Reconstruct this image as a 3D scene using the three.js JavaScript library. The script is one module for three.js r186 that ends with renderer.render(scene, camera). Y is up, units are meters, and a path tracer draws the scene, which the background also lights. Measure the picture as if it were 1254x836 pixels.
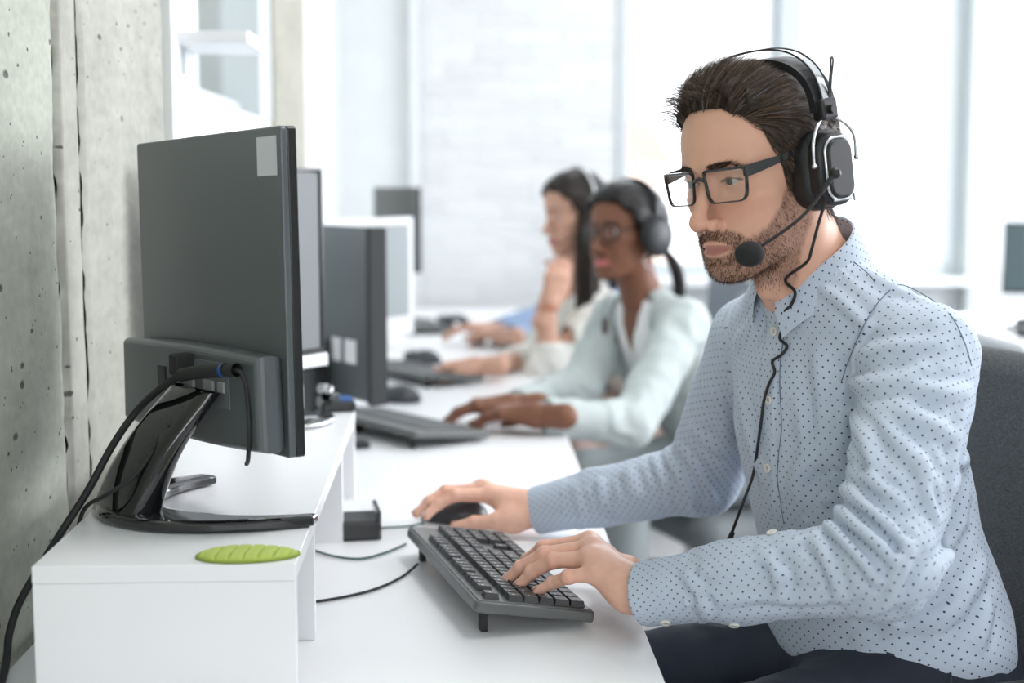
import * as THREE from 'three';
import { RoundedBoxGeometry } from 'three/addons/geometries/RoundedBoxGeometry.js';
import { mergeGeometries, mergeVertices, toCreasedNormals } from 'three/addons/utils/BufferGeometryUtils.js';
import { ImprovedNoise } from 'three/addons/math/ImprovedNoise.js';
import { RectAreaLightUniformsLib } from 'three/addons/lights/RectAreaLightUniformsLib.js';

// ---------------------------------------------------------------- camera, sky, daylight, exposure
const scene = new THREE.Scene();
const EYE = new THREE.Vector3(0, 1.273, 0);
const AIM = new THREE.Vector3(0.03019433, -0.10661114, -0.99384222);      // level horizon, a little down and to the right of the desk row
const camera = new THREE.PerspectiveCamera(26.147, 1254 / 836, 0.05, 200);
camera.position.copy(EYE);
camera.lookAt(EYE.clone().add(AIM));
camera.focus = 1.74;
camera.userData.fStop = 2.8;
const renderer = new THREE.WebGLRenderer({ antialias: true });
renderer.toneMapping = THREE.LinearToneMapping;
renderer.toneMappingExposure = 1.36;
renderer.shadowMap.enabled = true;
scene.background = new THREE.Color().setRGB(2.0, 2.06, 2.16);             // bright overcast sky
RectAreaLightUniformsLib.init();
function daylight(name, x, y, z, w, h, tx, ty, tz, power, color = [1, 1, 1]) {   // daylight entering through one window opening
  const l = new THREE.RectAreaLight(new THREE.Color().setRGB(...color), power, w, h);
  l.name = name; l.position.set(x, y, z); l.lookAt(tx, ty, tz); scene.add(l); return l;
}
daylight('daylight_back', 1.9, 1.75, -6.32, 2.3, 1.7, 1.9, 1.65, 0, 4.0, [0.96, 0.985, 1.05]);
daylight('daylight_right', 4.35, 1.75, -3.5, 3.1, 1.6, 0, 1.2, -3.5, 7.4, [0.97, 0.985, 1.05]);
daylight('daylight_rear', 0.6, 1.85, 2.85, 4.2, 1.7, 0.6, 1.3, -2, 1.75, [1, 0.985, 0.99]);
// ---------------------------------------------------------------- small helpers
const V = (x, y, z) => new THREE.Vector3(x, y, z);
const clamp = (x, a, b) => (x < a ? a : x > b ? b : x);
const lerp = (a, b, t) => a + (b - a) * t;
const sstep = (a, b, x) => { const t = clamp((x - a) / (b - a), 0, 1); return t * t * (3 - 2 * t); };
function rng(seed) { let s = seed | 0; return () => { s = (s + 0x6d2b79f5) | 0; let t = Math.imul(s ^ (s >>> 15), 1 | s); t = (t + Math.imul(t ^ (t >>> 7), 61 | t)) ^ t; return ((t ^ (t >>> 14)) >>> 0) / 4294967296; }; }
const perlin = new ImprovedNoise();
const noise = (x, y, z) => perlin.noise(x + 31.7, y + 17.3, z + 5.9);
const fbm = (x, y, z, o = 4) => { let s = 0, a = 0.5, f = 1; for (let i = 0; i < o; i++) { s += a * noise(x * f, y * f, z * f); a *= 0.5; f *= 2.03; } return s; };
const rgb = (r, g, b) => new THREE.Color().setRGB(r, g, b);
const srgb = (r, g, b) => new THREE.Color().setRGB(r / 255, g / 255, b / 255, THREE.SRGBColorSpace);
const mat = (color, roughness = 0.6, more = {}) => new THREE.MeshPhysicalMaterial({ color, roughness, side: THREE.DoubleSide, ...more });
const taken = new Map();
function numbered(n) { const k = taken.get(n) ?? 0; taken.set(n, k + 1); return k ? n + '_' + String(k).padStart(3, '0') : n; }
function shade(o) { o.traverse((m) => { if (m.isMesh) { m.castShadow = true; m.receiveShadow = true; } }); return o; }
function thing(name, label, category, pos = [0, 0, 0], turn = 0, group) {
  const o = new THREE.Group(); o.name = numbered(name); o.position.set(...pos); o.rotation.y = turn;
  o.userData = { label, category }; if (group) o.userData.group = group; scene.add(o); return o;
}
function part(parent, name, geo, m, label) {
  const o = new THREE.Mesh(Array.isArray(geo) ? merge(geo) : geo, m); o.name = name; if (label) o.userData.label = label;
  o.castShadow = o.receiveShadow = true; parent.add(o); return o;
}
function struct(name, geo, m, label, category) {
  const o = part(scene, name, geo, m); o.userData = { kind: 'structure', label, category }; return o;
}
function single(name, geo, m, label, category, group) { const o = part(scene, numbered(name), geo, m); o.userData = { label, category }; if (group) o.userData.group = group; return o; }
function merge(list) {
  list = list.map((g) => (g.index ? g.toNonIndexed() : g));
  for (const g of list) for (const k of Object.keys(g.attributes)) if (!['position', 'normal', 'uv'].includes(k)) g.deleteAttribute(k);
  for (const g of list) if (!g.attributes.uv) g.setAttribute('uv', new THREE.BufferAttribute(new Float32Array(g.attributes.position.count * 2), 2));
  return mergeGeometries(list);
}
// a box between two corners with rounded edges
function box(x0, y0, z0, x1, y1, z1, r = 0.002, seg = 1) {
  const w = Math.abs(x1 - x0), h = Math.abs(y1 - y0), d = Math.abs(z1 - z0);
  const g = r > 0 ? new RoundedBoxGeometry(w, h, d, seg, Math.min(r, w / 2.01, h / 2.01, d / 2.01)) : new THREE.BoxGeometry(w, h, d);
  return metreUV(g.translate((x0 + x1) / 2, (y0 + y1) / 2, (z0 + z1) / 2));
}
function metreUV(g, s = 1) {                                                // uv in metres from the dominant face direction
  if (g.index) g = g.toNonIndexed();
  const p = g.attributes.position, n = g.attributes.normal, uv = new Float32Array(p.count * 2);
  for (let i = 0; i < p.count; i += 3) {
    let a = 0, b = 0, c = 0; for (let k = 0; k < 3; k++) { a += Math.abs(n.getX(i + k)); b += Math.abs(n.getY(i + k)); c += Math.abs(n.getZ(i + k)); }
    for (let k = i; k < i + 3; k++) { const x = p.getX(k), y = p.getY(k), z = p.getZ(k); const q = a > b && a > c ? [z, y] : b > c ? [x, z] : [x, y]; uv[k * 2] = q[0] * s; uv[k * 2 + 1] = q[1] * s; }
  }
  return g.setAttribute('uv', new THREE.BufferAttribute(uv, 2));
}
const pts = (a) => a.map((p) => (p.isVector3 ? p : V(...p)));
function tube(points, r, seg = 48, rad = 10, closed = false) { return new THREE.TubeGeometry(new THREE.CatmullRomCurve3(pts(points), closed, 'centripetal'), seg, r, rad, closed); }
function rod(a, b, r, r2 = r, seg = 14) {
  a = V(...a); b = V(...b); const g = new THREE.CylinderGeometry(r2, r, a.distanceTo(b), seg), q = new THREE.Quaternion().setFromUnitVectors(V(0, 1, 0), b.clone().sub(a).normalize());
  return g.applyQuaternion(q).translate((a.x + b.x) / 2, (a.y + b.y) / 2, (a.z + b.z) / 2);
}
function lathe(profile, seg = 40) { return new THREE.LatheGeometry(profile.map(([r, y]) => new THREE.Vector2(r, y)), seg); }
function slab(shapePts, depth, bevel = 0.001, curve = 12) {                  // extruded outline in x,y with thickness along z
  const s = shapePts instanceof THREE.Shape ? shapePts : new THREE.Shape(shapePts.map(([x, y]) => new THREE.Vector2(x, y)));
  return new THREE.ExtrudeGeometry(s, { depth: depth - 2 * bevel, bevelEnabled: bevel > 0, bevelThickness: bevel, bevelSize: bevel, bevelOffset: -bevel, bevelSegments: 2, curveSegments: curve }).translate(0, 0, bevel);
}
function roundRect(w, h, r) { const s = new THREE.Shape(), x = w / 2, y = h / 2; s.moveTo(-x + r, -y); s.lineTo(x - r, -y); s.absarc(x - r, -y + r, r, -Math.PI / 2, 0); s.lineTo(x, y - r); s.absarc(x - r, y - r, r, 0, Math.PI / 2); s.lineTo(-x + r, y); s.absarc(-x + r, y - r, r, Math.PI / 2, Math.PI); s.lineTo(-x, -y + r); s.absarc(-x + r, -y + r, r, Math.PI, 1.5 * Math.PI); return s; }
function dataTex(w, h, f, srgbSpace = true, wrap = true) {                  // f(x, y) -> [r, g, b] in 0..1
  const d = new Uint8Array(w * h * 4);
  for (let y = 0; y < h; y++) for (let x = 0; x < w; x++) { const c = f(x / w, y / h), i = (y * w + x) * 4; d[i] = clamp(c[0], 0, 1) * 255; d[i + 1] = clamp(c[1], 0, 1) * 255; d[i + 2] = clamp(c[2], 0, 1) * 255; d[i + 3] = 255; }
  const t = new THREE.DataTexture(d, w, h); if (wrap) t.wrapS = t.wrapT = THREE.RepeatWrapping; t.magFilter = THREE.LinearFilter; t.minFilter = THREE.LinearMipmapLinearFilter; t.generateMipmaps = true;
  if (srgbSpace) t.colorSpace = THREE.SRGBColorSpace; t.needsUpdate = true; return t;
}
function scaled(t, u, v) { const c = t.clone(); c.repeat.set(u, v); c.needsUpdate = true; return c; }
// tileable value noise from perlin on a torus-like lattice
function tileNoise(u, v, n, z = 0) { const a = u * n, b = v * n, s = sstep(0, 1, u), t = sstep(0, 1, v); return lerp(lerp(noise(a, b, z), noise(a - n, b, z), s), lerp(noise(a, b - n, z), noise(a - n, b - n, z), s), t); }

// ---------------------------------------------------------------- distance fields and their meshes
// a field is a list of ops [fn, mode, k, cx, cy, cz, R]: mode 1 union, -1 subtract; a ball (c, R) bounds the primitive for culling
const smin = (a, b, k) => { const h = Math.max(k - Math.abs(a - b), 0) / k; return Math.min(a, b) - h * h * k * 0.25; };
function capsule(a, b, ra, rb = ra) {
  const [ax, ay, az] = a, bx = b[0] - ax, by = b[1] - ay, bz = b[2] - az, L = 1 / Math.max(bx * bx + by * by + bz * bz, 1e-12), dr = rb - ra;
  const f = (x, y, z) => { const px = x - ax, py = y - ay, pz = z - az; let h = (px * bx + py * by + pz * bz) * L; h = h < 0 ? 0 : h > 1 ? 1 : h; const qx = px - bx * h, qy = py - by * h, qz = pz - bz * h; return Math.sqrt(qx * qx + qy * qy + qz * qz) - ra - dr * h; };
  f.ball = [ax + bx / 2, ay + by / 2, az + bz / 2, Math.sqrt(1 / L) / 2 + Math.max(ra, rb)]; return f;
}
function ellipsoid(c, r, basis) {                                           // basis: three unit axes or none
  const [cx, cy, cz] = c, [rx, ry, rz] = r, ix = 1 / rx, iy = 1 / ry, iz = 1 / rz, R = Math.max(rx, ry, rz), m = Math.min(rx, ry, rz);
  const f = (x, y, z) => {
    let px = x - cx, py = y - cy, pz = z - cz;
    if (basis) { const [u, v, w] = basis, a = px * u.x + py * u.y + pz * u.z, b = px * v.x + py * v.y + pz * v.z, c2 = px * w.x + py * w.y + pz * w.z; px = a; py = b; pz = c2; }
    const a = px * ix, b = py * iy, c3 = pz * iz, k0 = Math.sqrt(a * a + b * b + c3 * c3); if (k0 < 1e-6) return -m;
    const d = a * ix, e = b * iy, g = c3 * iz; return (k0 * (k0 - 1)) / Math.sqrt(d * d + e * e + g * g);
  };
  f.ball = [cx, cy, cz, R]; return f;
}
const ball = (c, r) => { const f = (x, y, z) => Math.sqrt((x - c[0]) ** 2 + (y - c[1]) ** 2 + (z - c[2]) ** 2) - r; f.ball = [...c, r]; return f; };
class Field {
  constructor(mirror = false) { this.ops = []; this.mirror = mirror; }
  add(f, k = 0.001) { this.ops.push([f, 1, k, ...(f.ball ?? [0, 0, 0, 1e9])]); return this; }
  cut(f, k = 0.001) { this.ops.push([f, -1, k, ...(f.ball ?? [0, 0, 0, 1e9])]); return this; }
  chain(points, radii, k = 0.001) { for (let i = 0; i + 1 < points.length; i++) this.add(capsule(points[i], points[i + 1], radii[i], radii[i + 1]), i ? Math.min(k, 0.004) : k); return this; }
  fn() {
    const ops = this.ops, mirror = this.mirror;
    return (x, y, z) => {
      if (mirror) x = Math.abs(x);
      let d = 1e9;
      for (let i = 0; i < ops.length; i++) {
        const o = ops[i], k = o[2], dx = x - o[3], dy = y - o[4], dz = z - o[5], lb = Math.sqrt(dx * dx + dy * dy + dz * dz) - o[6];
        if (o[1] === 1) { if (lb > d + k) continue; const e = o[0](x, y, z); d = d > 1e8 ? e : smin(d, e, k); }
        else { if (lb > k && -lb < d - k) continue; const e = -o[0](x, y, z); d = -smin(-d, -e, k); }
      }
      return d;
    };
  }
}
// naive surface nets over a box; returns indexed position/normal
function nets(f, lo, hi, cell, project = 1) {
  const nx = Math.ceil((hi[0] - lo[0]) / cell) + 1, ny = Math.ceil((hi[1] - lo[1]) / cell) + 1, nz = Math.ceil((hi[2] - lo[2]) / cell) + 1, sy = nx, sz = nx * ny;
  const val = new Float32Array(nx * ny * nz).fill(9), B = 6, half = B * cell * 0.5 * 1.7321 * 1.9 + cell;
  for (let bz = 0; bz < nz; bz += B) for (let by = 0; by < ny; by += B) for (let bx = 0; bx < nx; bx += B) {
    const d = f(lo[0] + (bx + B / 2) * cell, lo[1] + (by + B / 2) * cell, lo[2] + (bz + B / 2) * cell), far = Math.abs(d) > half;
    for (let z = bz; z < Math.min(bz + B, nz); z++) for (let y = by; y < Math.min(by + B, ny); y++) for (let x = bx, i = z * sz + y * sy + bx; x < Math.min(bx + B, nx); x++, i++) val[i] = far ? d : f(lo[0] + x * cell, lo[1] + y * cell, lo[2] + z * cell);
  }
  const id = new Int32Array(nx * ny * nz).fill(-1), P = [], idx = [];
  for (let z = 0; z < nz - 1; z++) for (let y = 0; y < ny - 1; y++) for (let x = 0; x < nx - 1; x++) {
    const i = z * sz + y * sy + x; let mask = 0;
    const v = [val[i], val[i + 1], val[i + sy], val[i + sy + 1], val[i + sz], val[i + sz + 1], val[i + sz + sy], val[i + sz + sy + 1]];
    for (let c = 0; c < 8; c++) if (v[c] < 0) mask |= 1 << c;
    if (mask === 0 || mask === 255) continue;
    let n = 0, px = 0, py = 0, pz = 0;
    for (let c = 0; c < 8; c++) for (const bit of [1, 2, 4]) { const e = c | bit; if (e === c) continue; if ((v[c] < 0) !== (v[e] < 0)) { const t = v[c] / (v[c] - v[e]); px += (c & 1) + (bit === 1 ? t : 0); py += ((c >> 1) & 1) + (bit === 2 ? t : 0); pz += ((c >> 2) & 1) + (bit === 4 ? t : 0); n++; } }
    id[i] = P.length / 3; P.push(lo[0] + (x + px / n) * cell, lo[1] + (y + py / n) * cell, lo[2] + (z + pz / n) * cell);
  }
  const quad = (a, b, c, d, flip) => { if (a < 0 || b < 0 || c < 0 || d < 0) return; if (flip) idx.push(a, c, b, a, d, c); else idx.push(a, b, c, a, c, d); };
  for (let z = 1; z < nz - 1; z++) for (let y = 1; y < ny - 1; y++) for (let x = 1; x < nx - 1; x++) {
    const i = z * sz + y * sy + x, s = val[i] < 0;
    if (s !== val[i + 1] < 0) quad(id[i - sy - sz], id[i - sz], id[i], id[i - sy], !s);
    if (s !== val[i + sy] < 0) quad(id[i - 1 - sz], id[i - sz], id[i], id[i - 1], s);
    if (s !== val[i + sz] < 0) quad(id[i - 1 - sy], id[i - sy], id[i], id[i - 1], !s);
  }
  const pos = new Float32Array(P), nor = new Float32Array(P.length), e = cell * 0.6;
  for (let i = 0; i < pos.length; i += 3) {
    let x = pos[i], y = pos[i + 1], z = pos[i + 2], gx, gy, gz, l;
    for (let k = 0; k <= project; k++) {
      gx = f(x + e, y, z) - f(x - e, y, z); gy = f(x, y + e, z) - f(x, y - e, z); gz = f(x, y, z + e) - f(x, y, z - e); l = Math.hypot(gx, gy, gz) || 1;
      gx /= l; gy /= l; gz /= l;
      if (k < project) { const d = clamp(f(x, y, z), -cell * 0.5, cell * 0.5); x -= gx * d; y -= gy * d; z -= gz * d; }
    }
    pos[i] = x; pos[i + 1] = y; pos[i + 2] = z; nor[i] = gx; nor[i + 1] = gy; nor[i + 2] = gz;
  }
  const g = new THREE.BufferGeometry();
  g.setAttribute('position', new THREE.BufferAttribute(pos, 3)); g.setAttribute('normal', new THREE.BufferAttribute(nor, 3)); g.setIndex(idx);
  return g;
}
function paint(g, f) {                                                      // vertex colours, linear, from the point on the body
  const p = g.attributes.position, n = g.attributes.normal, c = new Float32Array(p.count * 3);
  for (let i = 0; i < p.count; i++) { const q = f(p.getX(i), p.getY(i), p.getZ(i), n.getX(i), n.getY(i), n.getZ(i)); c[i * 3] = q[0]; c[i * 3 + 1] = q[1]; c[i * 3 + 2] = q[2]; }
  return g.setAttribute('color', new THREE.BufferAttribute(c, 3));
}
function joinPainted(list) { return mergeGeometries(list.map((g) => { const c = new THREE.BufferGeometry(); for (const k of ['position', 'normal', 'color']) c.setAttribute(k, g.attributes[k]); c.setIndex(g.index); return c; })); }
// ray from the eye through a point of the frame; used to lay folds, seams and buttons on the cloth they belong to
const RIGHT = AIM.clone().cross(V(0, 1, 0)).normalize(), UPV = RIGHT.clone().cross(AIM);
const sight = (x, y) => AIM.clone().addScaledVector(RIGHT, (x - 627) / 1800).addScaledVector(UPV, -(y - 418) / 1800);
const at = (x, y, d) => { const p = EYE.clone().addScaledVector(sight(x, y), d); return [p.x, p.y, p.z]; };
function onto(f, x, y, near = 1.2, far = 2.6) { const s = sight(x, y).normalize(); let t = near; for (let i = 0; i < 90 && t < far; i++) { const p = EYE.clone().addScaledVector(s, t), d = f(p.x, p.y, p.z); if (d < 0.0004) return [p.x, p.y, p.z]; t += Math.max(d * 0.8, 0.0004); } return null; }
function gradient(f, p, e = 0.002) { return V(f(p[0] + e, p[1], p[2]) - f(p[0] - e, p[1], p[2]), f(p[0], p[1] + e, p[2]) - f(p[0], p[1] - e, p[2]), f(p[0], p[1], p[2] + e) - f(p[0], p[1], p[2] - e)).normalize(); }
// ---------------------------------------------------------------- the room
const plasterTex = dataTex(256, 256, (u, v) => { const n = 0.975 + 0.02 * tileNoise(u, v, 8) + 0.02 * tileNoise(u, v, 40, 3); return [n * 0.965, n * 0.975, n * 0.975]; });
const M = {
  white: mat(rgb(0.83, 0.845, 0.855), 0.75, { map: plasterTex }),
  laminate: mat(rgb(0.88, 0.89, 0.91), 0.34),
  frame: mat(rgb(0.54, 0.585, 0.60), 0.45),
  floor: mat(rgb(0.42, 0.42, 0.42), 0.5),
  glass: mat(rgb(1, 1, 1), 0.02, { transmission: 1, thickness: 0, ior: 1.45 }),
  dark: mat(rgb(0.03, 0.032, 0.034), 0.6),
  blackGloss: mat(rgb(0.008, 0.008, 0.009), 0.06, { clearcoat: 0.6, clearcoatRoughness: 0.03 }),
  blackSatin: mat(rgb(0.018, 0.019, 0.02), 0.38),
  rubber: mat(rgb(0.015, 0.015, 0.016), 0.65),
  steel: mat(rgb(0.72, 0.73, 0.74), 0.22, { metalness: 1 }),
  silver: mat(rgb(0.62, 0.63, 0.64), 0.35, { metalness: 0.6 }),
};
// concrete: cloudy cement with air holes and thin vertical runs; one texture covers 1.6 m by 1.6 m
const CL = (() => { const n = 512, a = [new Float32Array(n * n), new Float32Array(n * n)]; for (let y = 0; y < n; y++) for (let x = 0; x < n; x++) { const u = x / n, v = y / n; a[0][y * n + x] = 0.6 * tileNoise(u, v, 4) + 0.4 * tileNoise(u, v, 13, 2); a[1][y * n + x] = 0.6 * tileNoise(u, v, 48, 4) + 0.4 * tileNoise(u, v, 110, 7); } return (k, u, v) => a[k][(Math.floor(((v % 1) + 1) % 1 * n)) * n + Math.floor(((u % 1) + 1) % 1 * n)]; })();
function concrete(seed, tint, holes) {
  const R = rng(seed), H = [], N = 1024, hole = new Float32Array(N * N), o = seed * 0.137;
  for (let i = 0; i < holes; i++) { const big = R() < 0.05; H.push([R(), R(), big ? 0.0016 + R() * 0.0014 : 0.0005 + R() * R() * 0.0011, 1.0 + R() * 1.4, R()]); }
  for (const [hx, hy, r, e, s] of H) { const rx = r * e * 1.5, ry = r * 1.15, X0 = Math.floor((hx - rx * 1.5) * N), X1 = Math.ceil((hx + rx * 1.5) * N), Y0 = Math.floor((hy - ry * 1.5) * N), Y1 = Math.ceil((hy + ry * 1.5) * N);
    for (let y = Y0; y <= Y1; y++) for (let x = X0; x <= X1; x++) { const d = Math.hypot((x / N - hx) / rx, (y / N - hy) / ry) + 0.3 * noise(x * 0.6, y * 0.6, s * 40); const k = sstep(1.1, 0.6, d), i = ((y + N) % N) * N + ((x + N) % N); if (k > hole[i]) hole[i] = k; } }
  const h = (u, v) => hole[Math.min(N - 1, Math.floor(v * N)) * N + Math.min(N - 1, Math.floor(u * N))];
  const color = dataTex(N, N, (u, v) => {
    const c = CL(0, u + o, v), f = CL(1, u * 0.4, v + o), runs = CL(1, u * 1.7 + o, v * 2.3), stain = sstep(0.1, 0.42, CL(0, u * 2, v * 2 + o)) * 0.1 + sstep(0.25, 0.4, CL(1, u * 0.5, v * 0.5)) * 0.05;
    const k = (0.90 + 0.12 * c + 0.10 * f + 0.09 * runs - stain * 0.5) * (1 - 0.5 * h(u, v)); return [tint[0] * k, tint[1] * k, tint[2] * k];
  });
  const bump = dataTex(N, N, (u, v) => { const k = 0.8 + 0.14 * CL(1, u, v + o) + 0.1 * CL(0, u + o, v) - 0.75 * h(u, v); return [k, k, k]; }, false);
  return mat(rgb(1, 1, 1), 0.85, { map: scaled(color, 0.62, 0.62), bumpMap: scaled(bump, 0.62, 0.62), bumpScale: 0.0025 });
}
const concreteGrey = concrete(11, [0.74, 0.755, 0.70], 1300), concretePale = concrete(23, [0.70, 0.70, 0.66], 600);

struct('floor', box(-1.2, -0.1, -6.9, 4.8, 0, 3.2, 0), M.floor, 'grey office floor under the desks', 'floor');
struct('ceiling', box(-1.2, 2.9, -6.9, 4.8, 3.05, 3.2, 0), M.white, 'white office ceiling', 'ceiling');

// left wall: two cast concrete lifts with a ragged raised joint between them, a recess, white plaster with a high window, a second pier
{
  const wall = struct('wall_left', box(-0.95, 0, 3.0, -0.56, 2.9, -0.6, 0), concreteGrey, 'raw cast concrete wall with air holes beside the desk', 'wall');
  const face = (z0, z1, x, n, m, name, ragged) => {                       // a slightly uneven cast face with ragged ends
    const rows = 240, pos = [], uv = [], idx = [];
    for (let j = 0; j <= rows; j++) for (let i = 0; i <= n; i++) {
      const y = (j / rows) * 2.9, t = i / n, edge = Math.min(t, 1 - t) * Math.abs(z1 - z0);
      const wob = (0.5 - Math.abs(t - 0.5) < 0.02 ? 1 : 0) * ragged * (noise(y * 9, z0 * 7 + (t > 0.5 ? 9 : 0), 3) * 0.012 + noise(y * 40, t > 0.5 ? 4 : 0, 8) * 0.006);
      const drop = ragged * (1 - sstep(0, 0.010, edge)) * (0.008 + 0.007 * noise(y * 30, z0 * 3, 1)), z = lerp(z0, z1, t) + wob;
      pos.push(x + 0.0025 * noise(y * 3, z * 3, 2) + 0.0012 * noise(y * 14, z * 14, 5) - drop, y, z); uv.push(z, y);
    }
    for (let j = 0; j < rows; j++) for (let i = 0; i < n; i++) { const a = j * (n + 1) + i; idx.push(a, a + 1, a + n + 2, a, a + n + 2, a + n + 1); }
    const g = new THREE.BufferGeometry(); g.setAttribute('position', new THREE.Float32BufferAttribute(pos, 3)); g.setAttribute('uv', new THREE.Float32BufferAttribute(uv, 2)); g.setIndex(idx); g.computeVertexNormals();
    return part(wall, name, g, m);
  };
  part(wall, 'concrete_core', box(-0.95, 0, -0.6, -0.548, 2.9, -2.55, 0), concreteGrey);
  face(-0.6, -1.922, -0.527, 120, concreteGrey, 'concrete_face', 1);
  face(-1.918, -2.012, -0.520, 26, concretePale, 'concrete_joint', 1.5);
  face(-2.006, -2.55, -0.514, 60, concretePale, 'concrete_face', 0.7);
  part(wall, 'recess', box(-0.95, 0, -2.55, -0.70, 2.9, -2.86, 0), concreteGrey);
  const pl = mat(rgb(0.88, 0.9, 0.91), 0.7, { map: plasterTex });
  part(wall, 'plaster', [box(-0.9, 0, -2.86, -0.56, 1.452, -4.25, 0), box(-0.9, 2.55, -2.86, -0.56, 2.9, -4.25, 0), box(-0.9, 1.452, -2.86, -0.56, 2.55, -3.13, 0)], pl);
  part(wall, 'concrete_pier', box(-0.9, 0, -4.25, -0.545, 2.9, -5.06, 0.004), concrete(37, [0.70, 0.69, 0.635], 300), 'grey beige concrete pier beyond the shelf');
  part(wall, 'plaster_pier', box(-0.9, 0, -5.075, -0.555, 2.9, -6.6, 0.004), mat(rgb(0.82, 0.815, 0.78), 0.8, { map: plasterTex }));
  const w = struct('window_1', [box(-0.66, 1.452, -3.13, -0.61, 1.49, -4.03, 0.003), box(-0.66, 1.452, -4.031, -0.555, 2.55, -4.25, 0.003), box(-0.66, 1.491, -3.131, -0.61, 2.499, -3.16, 0.003), box(-0.66, 1.491, -3.47, -0.63, 2.499, -3.52, 0.003), box(-0.66, 2.5, -3.13, -0.61, 2.55, -4.03, 0.003)], M.frame, 'white framed side window behind the small shelf', 'window');
  part(w, 'pane', [box(-0.642, 1.49, -3.16, -0.638, 2.5, -3.47, 0), box(-0.642, 1.49, -3.52, -0.638, 2.5, -4.03, 0)], M.glass);
  struct('trim_1', box(-0.566, 0.9, -2.79, -0.546, 2.9, -2.862, 0.002), M.laminate, 'white upright board at the edge of the concrete wall', 'trim');
}
{
  const s = thing('wall_shelf', 'small white wall shelf board beside the side window', 'shelf', [-0.56, 1.538, -2.83]);
  part(s, 'shelf_board', box(0, 0, 0, 0.148, 0.022, -0.27, 0.002), M.laminate);
  part(s, 'bracket', box(0, -0.05, -0.12, 0.006, 0, -0.15, 0.001), M.frame);
}
// greenish panelled light-well seen through the side window
{
  const b = thing('light_well', 'pale green panelled light-well wall behind the side window', 'building', [-1.9, 0, -5.2]);
  part(b, 'panel', box(-0.1, 0.6, 2.6, 0, 4.5, 1.32, 0.01), mat(rgb(0.34, 0.40, 0.30), 0.7));
  part(b, 'panel', box(-0.16, 0.6, 1.32, -0.06, 4.5, 1.16, 0.01), mat(rgb(0.17, 0.23, 0.15), 0.7));
  part(b, 'panel', box(-0.1, 0.6, 1.16, 0, 4.5, 0.7, 0.01), mat(rgb(0.46, 0.56, 0.55), 0.7));
  part(b, 'panel', box(-0.1, 0.6, 0.7, 0, 4.5, -2.4, 0.01), mat(rgb(0.52, 0.58, 0.60), 0.7));
}
// back wall: plaster, pilaster, white painted brick, two tall windows
{
  const Z = -6.5, wall = struct('wall_back', [box(-0.95, 0, Z, -0.24, 2.9, Z - 0.3, 0), box(-0.24, 0, Z - 0.015, 0.66, 2.9, Z - 0.3, 0), box(0.66, 0, Z, 2.2, 0.86, Z - 0.3, 0), box(0.66, 2.62, Z, 2.2, 2.9, Z - 0.3, 0), box(2.2, 0, Z, 4.8, 2.9, Z - 0.3, 0)], M.white, 'white back wall of the office', 'wall');
  part(wall, 'pilaster', box(-0.248, 0, Z + 0.05, -0.205, 2.9, Z, 0.003), M.white);
  const R = rng(5), bm = [0.66, 0.69, 0.715].map((v) => mat(rgb(v * 0.985, v, v * 1.005), 0.7)), full = box(-0.1225, -0.035, -0.02, 0.1225, 0.035, 0.0, 0.004), halfG = box(-0.0575, -0.035, -0.02, 0.0575, 0.035, 0.0, 0.004);
  for (let c = 0; c < 38; c++) for (let i = 0, x = -0.205; x < 0.63; i++) {
    const half = (c % 2 && i === 0) || x + 0.24 > 0.665, w = half ? 0.11 : 0.24;
    const b = part(wall, 'brick', half ? halfG : full, bm[Math.floor(R() * 3)]); b.position.set(x + w / 2, 0.0375 + c * 0.075, Z - 0.0125 + R() * 0.003); b.rotation.set(0, (R() - 0.5) * 0.008, (R() - 0.5) * 0.004); x += w + 0.01;
  }
  const win = (name, x0, x1, label) => {
    const y0 = 0.86, y1 = 2.62, w = struct(name, [box(x0, y0, Z + 0.0, x0 + 0.05, y1, Z - 0.12, 0.004), box(x1 - 0.05, y0, Z + 0.0, x1, y1, Z - 0.12, 0.004), box(x0 + 0.051, y0, Z, x1 - 0.051, y0 + 0.06, Z - 0.12, 0.004), box(x0 + 0.051, y1 - 0.06, Z, x1 - 0.051, y1, Z - 0.12, 0.004)], M.frame, label, 'window');
    part(w, 'pane', box(x0 + 0.05, y0 + 0.06, Z - 0.058, x1 - 0.05, y1 - 0.06, Z - 0.062, 0), M.glass);
    part(w, 'sill', box(x0 - 0.03, y0 - 0.03, Z + 0.18, x1 + 0.03, y0 + 0.004, Z + 0.001, 0.004), M.laminate);
  };
  win('window_2', 0.66, 1.385, 'tall bright window beside the white brick wall');
  win('window_3', 1.425, 2.2, 'tall bright window showing the pale apartment facade');
  part(wall, 'mullion_post', box(1.365, 0.865, Z + 0.03, 1.445, 2.62, Z - 0.15, 0.004), M.frame);
  struct('trim_2', box(2.2, 0.0, Z + 0.09, 2.34, 2.9, Z + 0.001, 0.006), mat(rgb(0.66, 0.71, 0.71), 0.6), 'pale vertical pilaster beside the right window', 'trim');
}
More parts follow.
